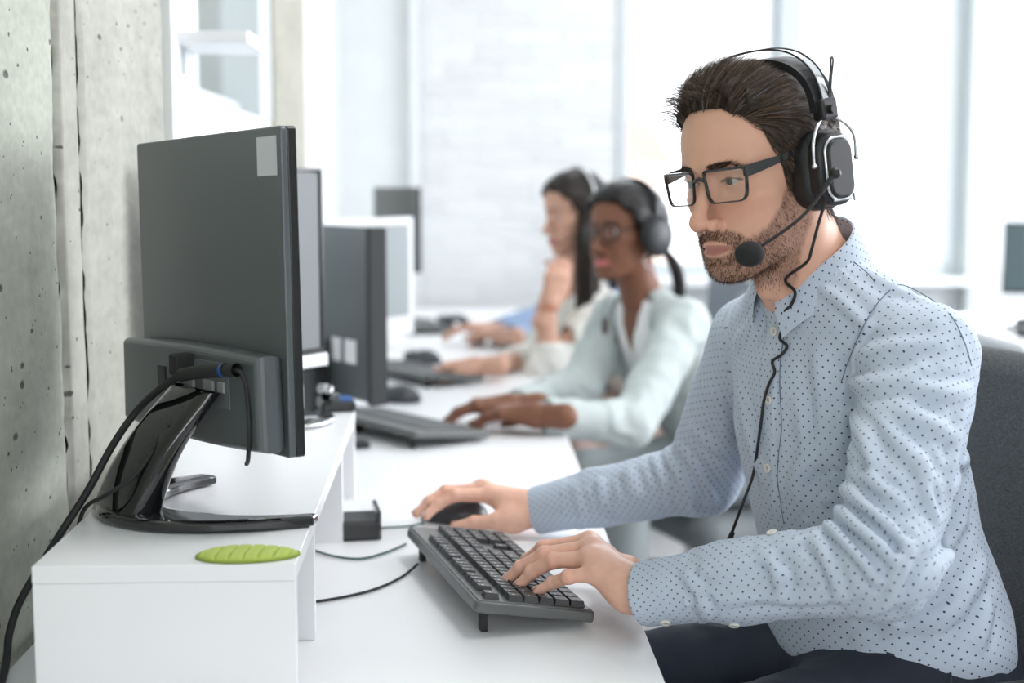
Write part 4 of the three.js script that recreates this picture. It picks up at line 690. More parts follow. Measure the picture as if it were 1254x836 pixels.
function sleeve(a, b, c, ru, re, rw, seed) {                                // loose sleeve from shoulder a over elbow b to cuff c
  const A = V(...a), B = V(...b), C = V(...c), d1 = B.clone().sub(A), d2 = C.clone().sub(B), L1 = d1.length(), L2 = d2.length(); d1.normalize(); d2.normalize();
  const r1 = TF.clone().addScaledVector(d1, -TF.dot(d1)).normalize(), r2 = r1.clone().applyQuaternion(new THREE.Quaternion().setFromUnitVectors(d1, d2)), s1 = d1.clone().cross(r1), s2 = d2.clone().cross(r2);
  const seg = (P, d, L, r, s, x, y, z) => { const px = x - P.x, py = y - P.y, pz = z - P.z, t = px * d.x + py * d.y + pz * d.z, h = clamp(t, 0, L), qx = px - d.x * h, qy = py - d.y * h, qz = pz - d.z * h; return [Math.sqrt(qx * qx + qy * qy + qz * qz), t, Math.atan2(qx * s.x + qy * s.y + qz * s.z, qx * r.x + qy * r.y + qz * r.z)]; };
  const f = (x, y, z) => {
    const [q1, t1] = seg(A, d1, L1, r1, s1, x, y, z), [q2, t2, a2] = seg(B, d2, L2, r2, s2, x, y, z);
    if (Math.min(q1, q2) > 0.16) return Math.min(q1, q2) - 0.08;
    const h2 = clamp(t2 / L2, 0, 1), cuff = sstep(0.755, 0.765, h2);
    let e1 = q1 - lerp(ru, re, clamp(t1 / L1, 0, 1)), e2 = q2 - (lerp(re, rw, Math.pow(h2, 0.8)) + 0.004 * Math.sin(Math.PI * clamp((h2 - 0.45) / 0.3, 0, 1)) * (1 - cuff));
    let d = smin(e1, e2, 0.022);
    // gathers above the cuff and at the elbow
    if (d < 0.03 && d > -0.03) {
      const k2 = sstep(0.55, 0.74, h2) * (1 - cuff); d -= k2 * 0.0018 * Math.sin(a2 * 6 + 3 * noise(t2 * 40, a2, seed));
      d -= 0.0022 * noise(x * 26 + seed, y * 26, z * 26) * (1 - cuff) + 0.0011 * noise(x * 60, y * 60 + seed, z * 60) * (1 - cuff);
      d -= 0.0009 * Math.exp(-(((h2 - 0.76) * L2 / 0.0022) ** 2));
    }
    const end = t2 - L2; if (end > -0.02) d = Math.max(d, end, -(Math.max(q2 - (rw - 0.0075), -end - 0.025)));
    return d;
  };
  f.uv = (x, y, z) => { const [q1, t1, a1] = seg(A, d1, L1, r1, s1, x, y, z), [q2, t2, a2] = seg(B, d2, L2, r2, s2, x, y, z); return q1 - re < q2 - re && t1 < L1 ? [a1 * 0.056, t1, 0.056] : [a2 * 0.050, L1 + t2, 0.05]; };
  f.ball = [...mid3(a, c, 0.5), L1 + L2]; f.axes = { A, B, C, d2, L2 }; return f;
}
function pleats(field, list, keep) {                                        // folds laid on the cloth: [amplitude, width, points of the fold in the frame]
  return list.map(([amp, w, ...p]) => { const q = []; for (let i = 0; i + 1 < p.length; i += 2) { const o = onto(field, p[i], p[i + 1]); if (o) q.push(o); } return q.length > 1 ? { amp, w, q } : null; }).filter(Boolean).map((s) => {
    const c = new THREE.CatmullRomCurve3(pts(s.q)).getPoints(Math.max(6, s.q.length * 4)), b = new THREE.Box3().setFromPoints(c), m = b.getCenter(V(0, 0, 0)), R = b.getSize(V(0, 0, 0)).length() / 2 + s.w * 3;
    return { ...s, c, m, R };
  });
}
function foldDepth(list, x, y, z) {
  let s = 0; for (const f of list) {
    const dx = x - f.m.x, dy = y - f.m.y, dz = z - f.m.z; if (dx * dx + dy * dy + dz * dz > f.R * f.R) continue;
    let best = 1e9, tt = 0; const c = f.c, n = c.length - 1;
    for (let i = 0; i < n; i++) { const a = c[i], b = c[i + 1], ex = b.x - a.x, ey = b.y - a.y, ez = b.z - a.z, px = x - a.x, py = y - a.y, pz = z - a.z, h = clamp((px * ex + py * ey + pz * ez) / (ex * ex + ey * ey + ez * ez + 1e-12), 0, 1), qx = px - ex * h, qy = py - ey * h, qz = pz - ez * h, d = qx * qx + qy * qy + qz * qz; if (d < best) { best = d; tt = (i + h) / n; } }
    const end = f.flat ? 1 : Math.sqrt(Math.max(0, Math.sin(Math.PI * clamp(tt, 0.02, 0.98)))), d = Math.sqrt(best);
    s += f.amp * (f.flat ? sstep(f.w, f.w - 0.0016, d) : Math.exp(-((d / f.w) ** 2)) * end - 0.35 * Math.exp(-(((d - 2 * f.w) / f.w) ** 2)) * end);
  } return s;
}
{
  const T = new Field();
  T.add(ellipsoid(inTorso(0, -0.115, -0.002), [0.168, 0.20, 0.116], bas)).add(ellipsoid(inTorso(0, -0.01, -0.015), [0.155, 0.075, 0.085], bas), 0.05);
  T.add(ellipsoid(mid3(S0, J.hip, 0.62), [0.150, 0.19, 0.118], bas), 0.06).add(ellipsoid(vadd(J.hip, [TU.x, TU.y, TU.z], 0.06), [0.172, 0.14, 0.132], bas), 0.07);
  for (const s of [J.lsh, J.rsh]) T.add(capsule(vadd(manNeck, [TU.x, TU.y, TU.z], -0.012), mid3(s, S0, 0.08), 0.050, 0.048), 0.045);
  const torso = T.fn(), SL = sleeve(vadd(J.lsh, [TU.x, TU.y, TU.z], -0.012), J.lel, J.lwr, 0.066, 0.0575, 0.0365, 3), SR = sleeve(vadd(J.rsh, [TU.x, TU.y, TU.z], -0.012), J.rel, J.rwr, 0.062, 0.054, 0.0365, 9);
  const base = (x, y, z) => { const a = torso(x, y, z), l = SL(x, y, z), r = SR(x, y, z); return smin(smin(a, l, 0.03), r, 0.03); };
  // folds seen on the cloth
  const folds = pleats(base, [
    // left sleeve, elbow and forearm
    [0.0050, 0.0075, 1012, 612, 1045, 640, 1078, 668, 1098, 690], [0.0045, 0.007, 1018, 590, 1055, 615, 1090, 645, 1112, 672], [0.0035, 0.007, 1010, 636, 1035, 664, 1060, 692, 1075, 715],
    [0.0035, 0.007, 1030, 568, 1070, 590, 1110, 620], [0.003, 0.008, 985, 640, 1005, 672, 1020, 705, 1030, 735], [0.003, 0.009, 930, 668, 950, 700, 958, 735], [0.0028, 0.010, 860, 705, 910, 690, 960, 668, 1010, 640],
    [0.0025, 0.008, 845, 712, 858, 735, 866, 760], [0.0025, 0.008, 880, 735, 930, 730, 985, 735, 1040, 730], [0.0022, 0.007, 836, 700, 850, 716, 876, 728],
    [0.0035, 0.009, 1110, 700, 1090, 735, 1050, 752], [0.003, 0.009, 1120, 655, 1105, 690, 1090, 712],
    // left upper arm
    [0.0035, 0.010, 1040, 505, 1062, 545, 1070, 590], [0.0032, 0.010, 1036, 470, 1080, 470, 1130, 455], [0.0028, 0.011, 1046, 440, 1095, 425, 1150, 420], [0.003, 0.010, 1150, 600, 1120, 560, 1080, 520], [0.0028, 0.011, 1175, 540, 1140, 520, 1095, 500], [0.0025, 0.010, 1190, 480, 1150, 480, 1110, 470],
    [0.003, 0.008, 1150, 640, 1135, 600, 1130, 560], [0.0028, 0.009, 1165, 590, 1172, 540, 1185, 495],
    // front of the torso
    [0.0042, 0.011, 1025, 470, 1030, 520, 1020, 575], [0.0030, 0.014, 1000, 430, 1010, 500, 1000, 580], [0.0026, 0.016, 905, 460, 915, 520, 930, 580], [0.0025, 0.014, 965, 600, 985, 570, 1010, 550], [0.0030, 0.012, 900, 420, 920, 400, 930, 370], [0.0022, 0.014, 980, 500, 985, 560, 975, 620],
    // flank and back, pulled towards the belt
    [0.0045, 0.011, 1110, 740, 1150, 700, 1185, 640, 1200, 590], [0.0040, 0.012, 1140, 775, 1175, 740, 1205, 690, 1218, 640], [0.0035, 0.010, 1200, 790, 1212, 740, 1222, 690], [0.0038, 0.012, 1130, 720, 1165, 660, 1185, 600, 1195, 540], [0.0035, 0.010, 1200, 520, 1185, 560, 1165, 600], [0.0030, 0.009, 1205, 480, 1195, 520, 1180, 550], [0.0035, 0.011, 1090, 770, 1130, 760, 1180, 745], [0.003, 0.010, 1050, 780, 1090, 765, 1120, 730],
    // shoulder and yoke
    [0.0022, 0.010, 1060, 330, 1090, 350, 1130, 365], [0.0020, 0.009, 1000, 350, 1030, 370, 1060, 400],
    // right sleeve
    [0.0040, 0.0075, 832, 545, 850, 570, 868, 600, 874, 618], [0.0038, 0.0075, 815, 550, 830, 580, 845, 610, 850, 625], [0.0032, 0.0075, 800, 558, 812, 590, 822, 622], [0.0035, 0.010, 768, 575, 780, 610, 795, 642], [0.0040, 0.008, 735, 590, 738, 615, 745, 640], [0.0025, 0.008, 705, 605, 712, 625, 720, 645], [0.0032, 0.009, 845, 525, 870, 545, 893, 560], [0.003, 0.012, 870, 470, 885, 510, 890, 550],
  ]).map((s) => ({ ...s, amp: s.amp * 2.9, w: s.w * 0.8 }));
  // raised button placket and yoke seam
  const placket = pleats(base, [[0.0022, 0.0165, 942, 362, 947, 405, 941, 450, 939, 490, 938, 535, 939, 573, 941, 610, 944, 645]]).map((s) => ({ ...s, flat: true }));
  const yoke = pleats(base, [[0.0013, 0.0022, 1008, 300, 1022, 322, 1045, 345, 1066, 362], [0.001, 0.0018, 1010, 306, 1024, 328, 1045, 350, 1062, 366]]);
  const all = [...folds, ...placket, ...yoke];
  MAN.cloth = (x, y, z) => {
    const a = torso(x, y, z), l = SL(x, y, z), r = SR(x, y, z); let d = smin(smin(a, l, 0.03), r, 0.03);
    if (d > 0.024 || d < -0.024) return d;
    d -= foldDepth(all, x, y, z) + 0.0028 * noise(x * 11, y * 9, z * 11) + 0.0010 * noise(x * 32, y * 28, z * 32);
    const seam = Math.min(Math.abs(a - l + 0.006), Math.abs(a - r + 0.006)); if (Math.min(l, r) < 0.02 && a < 0.02) d -= 0.0012 * Math.exp(-((seam / 0.0035) ** 2)) - 0.0012 * Math.exp(-(((seam - 0.007) / 0.003) ** 2));
    return d;
  };
  // hem and neck opening
  const nk = V(...manNeck), nUp = V(...at(967, 210, 1.76)).sub(nk).normalize();
  const cloth = (x, y, z) => {
    let d = MAN.cloth(x, y, z); const hem = 0.662 + 0.012 * Math.sin(x * 14) - 0.02 * sstep(0.52, 0.66, x); d = Math.max(d, hem - y);
    const px = x - nk.x, py = y - nk.y, pz = z - nk.z, t = px * nUp.x + py * nUp.y + pz * nUp.z, q = Math.sqrt(Math.max(0, px * px + py * py + pz * pz - t * t)); if (q < 0.08) d = Math.max(d, -Math.max(q - 0.062, -t - 0.04));
    return d;
  };
  const g = nets(cloth, [0.05, 0.62, -2.42], [0.80, 1.27, -1.36], 0.0041), p = g.attributes.position, nrm = g.attributes.normal, ix = g.index.array;
  const sets = { shirt_body: [], sleeve_l: [], sleeve_r: [] };
  for (let t = 0; t < ix.length; t += 3) { let x = 0, y = 0, z = 0; for (let k = 0; k < 3; k++) { x += p.getX(ix[t + k]) / 3; y += p.getY(ix[t + k]) / 3; z += p.getZ(ix[t + k]) / 3; } const a = torso(x, y, z) + 0.006, l = SL(x, y, z), r = SR(x, y, z); sets[a < l && a < r ? 'shirt_body' : l < r ? 'sleeve_l' : 'sleeve_r'].push(ix[t], ix[t + 1], ix[t + 2]); }
  const cloths = part(man, 'shirt', clothGeo(sets.shirt_body, (x, y, z) => { const q = [x - S0[0], y - S0[1], z - S0[2]], l = q[0] * TL.x + q[1] * TL.y + q[2] * TL.z, u = q[0] * TU.x + q[1] * TU.y + q[2] * TU.z, f = q[0] * TF.x + q[1] * TF.y + q[2] * TF.z; return [Math.atan2(l, f + 0.03) * 0.14, u, 0.14]; }), shirtMat, 'pale blue button-down shirt with dark dots');
  part(cloths, 'sleeve', clothGeo(sets.sleeve_l, SL.uv), shirtMat); part(cloths, 'sleeve', clothGeo(sets.sleeve_r, SR.uv), shirtMat);
  function clothGeo(ids, uvOf) {
    const P = new Float32Array(ids.length * 3), N = new Float32Array(ids.length * 3), U = new Float32Array(ids.length * 2);
    for (let t = 0; t < ids.length; t += 3) { let u0 = null; for (let k = 0; k < 3; k++) { const i = ids[t + k], o = t + k, x = p.getX(i), y = p.getY(i), z = p.getZ(i); P.set([x, y, z], o * 3); N.set([nrm.getX(i), nrm.getY(i), nrm.getZ(i)], o * 3); const w = uvOf(x, y, z), per = 2 * Math.PI * w[2]; if (u0 === null) u0 = w[0]; let u = w[0]; while (u - u0 > per / 2) u -= per; while (u - u0 < -per / 2) u += per; U.set([u, w[1]], o * 2); } }
    const q = new THREE.BufferGeometry(); q.setAttribute('position', new THREE.BufferAttribute(P, 3)); q.setAttribute('normal', new THREE.BufferAttribute(N, 3)); q.setAttribute('uv', new THREE.BufferAttribute(U, 2)); return q;
  }
  // collar: stand and folded leaf around the neck, open at the throat
  const tf = TF.clone().addScaledVector(nUp, -TF.dot(nUp)).normalize(), tl = nUp.clone().cross(tf);
  const ring = (a, r, h, rf = 1) => nk.clone().addScaledVector(tf, Math.cos(a) * r * rf + 0.004).addScaledVector(tl, Math.sin(a) * r).addScaledVector(nUp, h);
  const prof = [[0.064, -0.026], [0.0625, -0.004], [0.0615, 0.018], [0.0630, 0.0225], [0.0665, 0.019], [0.0715, 0.001], [0.078, -0.020]], n = 90, ps = [], us = [], is = [];
  for (let i = 0; i <= n; i++) { const t = i / n, e = Math.abs(t - 0.5) * 2, a = lerp(-2.86, 2.86, t) + Math.PI, fr = Math.pow(e, 6); let v = 0; prof.forEach(([r, h], j) => { const dip = 0.014 - 0.048 * Math.pow(e, 1.8), pt = j === 6 ? -0.012 * fr : 0, q = ring(a + (j === 6 ? (t < 0.5 ? 0.10 : -0.10) * fr : 0), r + 0.004 * fr * (j > 4 ? 1 : 0), h + dip + pt + 0.012); ps.push(q.x, q.y, q.z); if (j) v += Math.hypot(r - prof[j - 1][0], h - prof[j - 1][1]); us.push((t - 0.5) * 0.40, v); }); if (i) for (let j = 0; j + 1 < prof.length; j++) { const A = (i - 1) * 7 + j, B = i * 7 + j; is.push(A, B, A + 1, A + 1, B, B + 1); } }
  const cg = new THREE.BufferGeometry(); cg.setAttribute('position', new THREE.Float32BufferAttribute(ps, 3)); cg.setAttribute('uv', new THREE.Float32BufferAttribute(us, 2)); cg.setIndex(is); cg.computeVertexNormals();
  part(cloths, 'collar', cg, shirtMat);
  // stitched seams: armhole, yoke, placket edge; their dark tone also draws fold shade
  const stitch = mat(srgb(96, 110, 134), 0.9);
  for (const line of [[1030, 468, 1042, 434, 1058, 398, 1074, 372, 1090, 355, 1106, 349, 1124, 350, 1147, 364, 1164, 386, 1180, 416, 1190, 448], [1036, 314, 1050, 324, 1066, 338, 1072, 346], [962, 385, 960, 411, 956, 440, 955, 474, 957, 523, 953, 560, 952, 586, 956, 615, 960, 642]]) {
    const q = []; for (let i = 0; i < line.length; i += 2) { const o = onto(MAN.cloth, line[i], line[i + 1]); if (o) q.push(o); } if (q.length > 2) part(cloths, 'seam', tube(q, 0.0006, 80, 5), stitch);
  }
  // buttons
  const buttonMat = mat(rgb(0.72, 0.71, 0.66), 0.25), buttonG = () => lathe([[0.0001, 0.001], [0.0028, 0.001], [0.0038, 0.002], [0.0056, 0.0022], [0.0064, 0.001], [0.006, -0.0012], [0.0001, -0.0012]], 20), holes = () => merge([[1, 1], [1, -1], [-1, 1], [-1, -1]].map(([a, b]) => new THREE.CylinderGeometry(0.0006, 0.0006, 0.0004, 8).translate(a * 0.0011, 0.001, b * 0.0011)));
  for (const [x, y] of [[948, 405], [941, 490], [940, 573], [945, 652], [979, 363], [815, 762], [899, 765]]) { const q = onto(MAN.cloth, x, y); if (!q) continue; const nn = gradient(MAN.cloth, q, 0.004), b = part(cloths, 'button', buttonG(), buttonMat, 'small off-white button'); b.position.set(...q); b.quaternion.setFromUnitVectors(V(0, 1, 0), nn); part(b, 'stitch', holes(), M.dark); }
}
// trousers, belt loop and shoes
{
  const hip = J.hip, pf = V(-0.955, 0, 0.295), pl = V(0.295, 0, 0.955), hy = hip[1], tr = new Field(), P = (f, l, y) => [hip[0] + pf.x * f + pl.x * l, y, hip[2] + pf.z * f + pl.z * l];
  tr.add(ellipsoid([hip[0], hy + 0.02, hip[2]], [0.155, 0.125, 0.18]));
  for (const s of [1, -1]) tr.add(capsule(P(0.02, 0.088 * s, hy), P(0.44, 0.13 * s, hy - 0.012), 0.092, 0.066), 0.04).add(capsule(P(0.44, 0.13 * s, hy - 0.012), P(0.46, 0.13 * s, 0.12), 0.064, 0.05), 0.03);
  const tf = tr.fn(), f = (x, y, z) => { const d = tf(x, y, z); return Math.abs(d) > 0.03 ? d : d - 0.003 * noise(x * 14, y * 14, z * 14) - 0.0022 * noise(x * 38, y * 20, z * 38); };
  const twill = dataTex(64, 64, (u, v) => { const k = 0.85 + 0.12 * Math.sin((u + v) * Math.PI * 2 * 16) + 0.05 * noise(u * 60, v * 60, 1); return [0.155 * k, 0.185 * k, 0.25 * k]; });
  const g = metreUV(nets(f, [0.0, 0.08, -2.2], [0.82, 0.80, -1.5], 0.008), 1), t = part(man, 'trousers', g, mat(rgb(1, 1, 1), 0.8, { map: scaled(twill, 40, 40) }), 'dark navy trousers');
  part(t, 'pocket_edge', tube([[1085, 800], [1125, 806], [1160, 815], [1164, 840]].map(([x, y]) => onto(f, x, y) ?? at(x, y, 1.74)), 0.0022, 30, 6), mat(rgb(0.03, 0.035, 0.05), 0.8));
  for (const s of [1, -1]) { const c = P(0.50, 0.13 * s, 0.0), sf = new Field(); sf.add(ellipsoid([c[0], 0.045, c[2]], [0.13, 0.045, 0.048], [pf, V(0, 1, 0), pl])).add(capsule(P(0.45, 0.13 * s, 0.06), P(0.46, 0.13 * s, 0.13), 0.042, 0.046), 0.03); const q = sf.fn(); part(man, 'shoe', nets((x, y, z) => Math.max(q(x, y, z), 0.002 - y), [c[0] - 0.2, -0.01, c[2] - 0.12], [c[0] + 0.2, 0.2, c[2] + 0.12], 0.008), M.blackSatin); }
}
// ---------------------------------------------------------------- the man's glasses and headset
{
  const t = thing('eyeglasses', 'black rectangular eyeglasses worn by the bearded man', 'glasses'), fm = mat(rgb(0.012, 0.012, 0.014), 0.14, { clearcoat: 0.5 }), put = (g) => g.applyMatrix4(manHead), cx = 0.0375, cy = -0.0035, cz = 0.0985, bend = (g) => { const p = g.attributes.position; for (let i = 0; i < p.count; i++) p.setZ(i, p.getZ(i) - 2.3 * p.getX(i) ** 2); g.computeVertexNormals(); return g; };
  const outline = (w, h, r, s) => { const q = new THREE.Shape(), x = w / 2, y = h / 2; q.moveTo(-x + r, -y); q.lineTo(x - r, -y); q.quadraticCurveTo(x - 0.002, -y, x - 0.001, -y + r); q.lineTo(x + 0.001, y - 0.006); q.quadraticCurveTo(x + 0.001, y, x - 0.006, y); q.lineTo(-x + 0.006, y); q.quadraticCurveTo(-x - 0.001, y, -x, y - 0.006); q.lineTo(-x + 0.002, -y + r); q.quadraticCurveTo(-x + 0.003, -y, -x + r, -y); return q; };
  for (const s of [1, -1]) {
    const o = outline(0.0585, 0.0395, 0.013), hole = outline(0.0540, 0.0345, 0.012); o.holes.push(new THREE.Path(hole.getPoints(14).map((p) => new THREE.Vector2(p.x, p.y - 0.0006))));
    part(t, 'rim', put(bend(slab(o, 0.0042, 0.0009, 14).scale(s, 1, 1).translate(cx * s, cy, cz))), fm);
    part(t, 'lens', put(bend(slab(outline(0.0542, 0.0347, 0.012), 0.0012, 0, 14).scale(s, 1, 1).translate(cx * s, cy - 0.0006, cz + 0.001))), mat(rgb(1, 1, 1), 0.01, { transmission: 1, thickness: 0, ior: 1.6, specularColor: rgb(0.9, 0.8, 1) }), 'clear lens');
    const a = [0.0668 * s, 0.010, cz - 0.010], b = [0.0775 * s, 0.021, 0.0], c = [0.0745 * s, -0.004, -0.028], k = new THREE.CatmullRomCurve3(pts([a, mid3(a, b, 0.5), b, c])), P = [], I = [], n = 30;
    for (let i = 0; i <= n; i++) { const q = k.getPoint(i / n), h = lerp(0.0062, 0.0035, sstep(0, 0.5, i / n)); for (const [dx, dy] of [[0.0016, h], [0.0016, -h], [-0.0016, -h], [-0.0016, h]]) P.push(q.x + dx, q.y + dy, q.z); if (i) for (let j = 0; j < 4; j++) { const A = (i - 1) * 4 + j, B = (i - 1) * 4 + (j + 1) % 4; I.push(A, B, A + 4, B, B + 4, A + 4); } }
    const g = new THREE.BufferGeometry(); g.setAttribute('position', new THREE.Float32BufferAttribute(P, 3)); g.setIndex(I); part(t, 'temple', put(toCreasedNormals(g, 0.6)), fm);
    part(t, 'hinge', put(box(0.0625 * s, 0.004, cz - 0.0115, 0.0685 * s, 0.0160, cz - 0.0065, 0.001)), fm);
    part(t, 'badge', put(box((0.0689) * s, 0.0075, 0.070, 0.0694 * s, 0.0135, 0.080, 0)).clone(), mat(rgb(0.16, 0.16, 0.17), 0.3), 'small grey temple badge');
  }
  part(t, 'bridge', put(tube([[-0.0095, 0.004, cz + 0.0012], [0, 0.0066, cz + 0.003], [0.0095, 0.004, cz + 0.0012]], 0.0026, 14, 8)), fm);
}
{
  const t = thing('headset', 'black padded headset with silver rings and boom microphone on the bearded man', 'headset'), put = (g) => g.applyMatrix4(manHead);
  const shell = mat(rgb(0.012, 0.012, 0.013), 0.42), leather = mat(rgb(0.014, 0.014, 0.015), 0.48), chrome = M.steel, cz = -0.014, cy = -0.006;
  for (const s of [1, -1]) {
    const cup = (w, h, r, d, x, bev) => { const g = new THREE.ExtrudeGeometry(roundRect(w, h, r), { depth: d, bevelEnabled: true, bevelThickness: bev, bevelSize: bev, bevelOffset: -bev, bevelSegments: 6, curveSegments: 14 }); return put(g.rotateY((Math.PI / 2) * s).rotateX(-0.05).translate(x * s, cy, cz)); };
    part(t, 'ear_cushion', cup(0.068, 0.092, 0.030, 0.012, 0.070, 0.010), leather);
    const c = part(t, 'ear_cup', cup(0.060, 0.084, 0.026, 0.012, 0.089, 0.006), shell, 'black ear cup');
    part(c, 'ring', put(new THREE.TubeGeometry(new THREE.CatmullRomCurve3(roundRect(0.043, 0.070, 0.017).getPoints(10).map((p) => V(0, p.y, p.x)), true), 90, 0.0019, 8, true).rotateX(-0.05).translate(0.1085 * s, cy, cz)), chrome, 'silver ring');
    part(c, 'cap', cup(0.040, 0.066, 0.015, 0.004, 0.106, 0.003), shell);
    part(t, 'yoke', put(tube([[0.104 * s, cy + 0.008, cz + 0.036], [0.106 * s, cy + 0.035, cz + 0.034], [0.103 * s, cy + 0.052, cz + 0.020], [0.099 * s, cy + 0.060, cz], [0.103 * s, cy + 0.052, cz - 0.020], [0.106 * s, cy + 0.035, cz - 0.034], [0.104 * s, cy + 0.008, cz - 0.036]], 0.0017, 60, 8)), chrome, 'silver wire yoke');
    for (const z of [0.036, -0.036]) part(t, 'pivot', put(new THREE.SphereGeometry(0.0034, 12, 8).translate(0.1045 * s, cy + 0.008, cz + z)), chrome);
    part(t, 'slider', put(box((0.090) * s, cy + 0.056, cz - 0.013, 0.108 * s, cy + 0.080, cz + 0.013, 0.004, 2)), shell); part(t, 'slider_knob', put(new THREE.CylinderGeometry(0.005, 0.005, 0.006, 16).rotateZ(Math.PI / 2).translate(0.110 * s, cy + 0.067, cz)), shell);
    part(t, 'loop', put(tube([[0.100 * s, cy + 0.076, cz - 0.006], [0.106 * s, cy + 0.110, cz - 0.010], [0.107 * s, cy + 0.124, cz - 0.013], [0.104 * s, cy + 0.122, cz - 0.019], [0.100 * s, cy + 0.10, cz - 0.016], [0.098 * s, cy + 0.076, cz - 0.012]], 0.0011, 40, 6)), M.rubber);
  }
  const arch = (rx, ry, y0, w, th, z) => { const P = [], I = [], n = 60; for (let i = 0; i <= n; i++) { const a = Math.PI * (i / n), c = Math.cos(a), q = Math.sin(a), X = Math.sign(c) * Math.pow(Math.abs(c), 0.8) * rx, Y = y0 + Math.pow(q, 0.8) * ry, nx = c, ny = q; for (const [o, dz] of [[th, w], [th, -w], [-th, -w], [-th, w]]) P.push(X + nx * o, Y + ny * o, z + dz); if (i) for (let j = 0; j < 4; j++) { const A = (i - 1) * 4 + j, B = (i - 1) * 4 + (j + 1) % 4; I.push(A, B, A + 4, B, B + 4, A + 4); } } const g = new THREE.BufferGeometry(); g.setAttribute('position', new THREE.Float32BufferAttribute(P, 3)); g.setIndex(I); return put(toCreasedNormals(g, 0.7)); };
  part(t, 'padded_band', arch(0.0945, 0.066, 0.060, 0.017, 0.0045, cz - 0.002), leather, 'black padded headband'); part(t, 'steel_band', arch(0.101, 0.078, 0.062, 0.0055, 0.0009, cz - 0.002), chrome, 'springy silver outer band');
  for (const z of [0.007, -0.007]) part(t, 'wire_band', arch(0.1015, 0.079, 0.062, 0.0009, 0.0009, cz - 0.002 + z), M.rubber);
  // boom microphone
  const piv = inHead(at(1023, 212, 1.635)), mic = inHead(at(918, 311, 1.622)), m1 = mid3(piv.toArray(), mic.toArray(), 0.5); piv.x = Math.max(piv.x, 0.113);
  part(t, 'boom_joint', put(new THREE.SphereGeometry(0.0065, 16, 12).translate(piv.x, piv.y, piv.z)), shell);
  part(t, 'boom', put(tube([piv.toArray(), [m1[0] + 0.010, m1[1] - 0.004, m1[2] - 0.004], mic.toArray()], 0.0019, 40, 8)), M.rubber, 'thin black boom'); part(t, 'boom_sleeve', put(rod(piv.toArray(), mid3(piv.toArray(), [m1[0] + 0.010, m1[1] - 0.004, m1[2] - 0.004], 0.42), 0.0032)), shell);
  { const g = new THREE.SphereGeometry(0.0155, 36, 26), p = g.attributes.position; for (let i = 0; i < p.count; i++) { const k = 1 + 0.03 * noise(p.getX(i) * 400, p.getY(i) * 400, p.getZ(i) * 400); p.setXYZ(i, p.getX(i) * k * 1.12, p.getY(i) * k * 0.92, p.getZ(i) * k); } g.computeVertexNormals(); part(t, 'microphone_foam', put(g.translate(mic.x, mic.y, mic.z)), mat(rgb(0.016, 0.016, 0.017), 0.95), 'round black foam microphone cover'); }
  // cable lies on the shirt
  const path = [[1012, 243, 1.66], [1002, 275, 1.665], [994, 305, 1.672], [990, 318, 1.678]].map((p) => at(...p)), on = (x, y, h) => { const q = onto(MAN.cloth, x, y); if (!q) return null; const n = gradient(MAN.cloth, q, 0.004); return [q[0] + n.x * h, q[1] + n.y * h, q[2] + n.z * h]; };
  const lower = [[970, 345], [980, 357], [974, 372], [967, 380], [972, 392], [961, 402], [956, 414], [966, 424], [960, 434], [948, 443], [950, 455], [944, 470], [938, 490], [934, 520], [930, 550], [925, 580]].map(([x, y], i) => on(x, y, i < 2 ? 0.016 : i < 4 ? 0.009 : 0.003)).filter(Boolean);
  part(t, 'cable', tube([...path, ...lower, at(910, 615, 1.80), at(900, 642, 1.82), at(893, 662, 1.83)], 0.0019, 220, 8), M.rubber, 'thin black headset cable'); part(t, 'plug', rod(at(897, 652, 1.826), at(889, 671, 1.836), 0.0032, 0.0045), M.rubber);
}
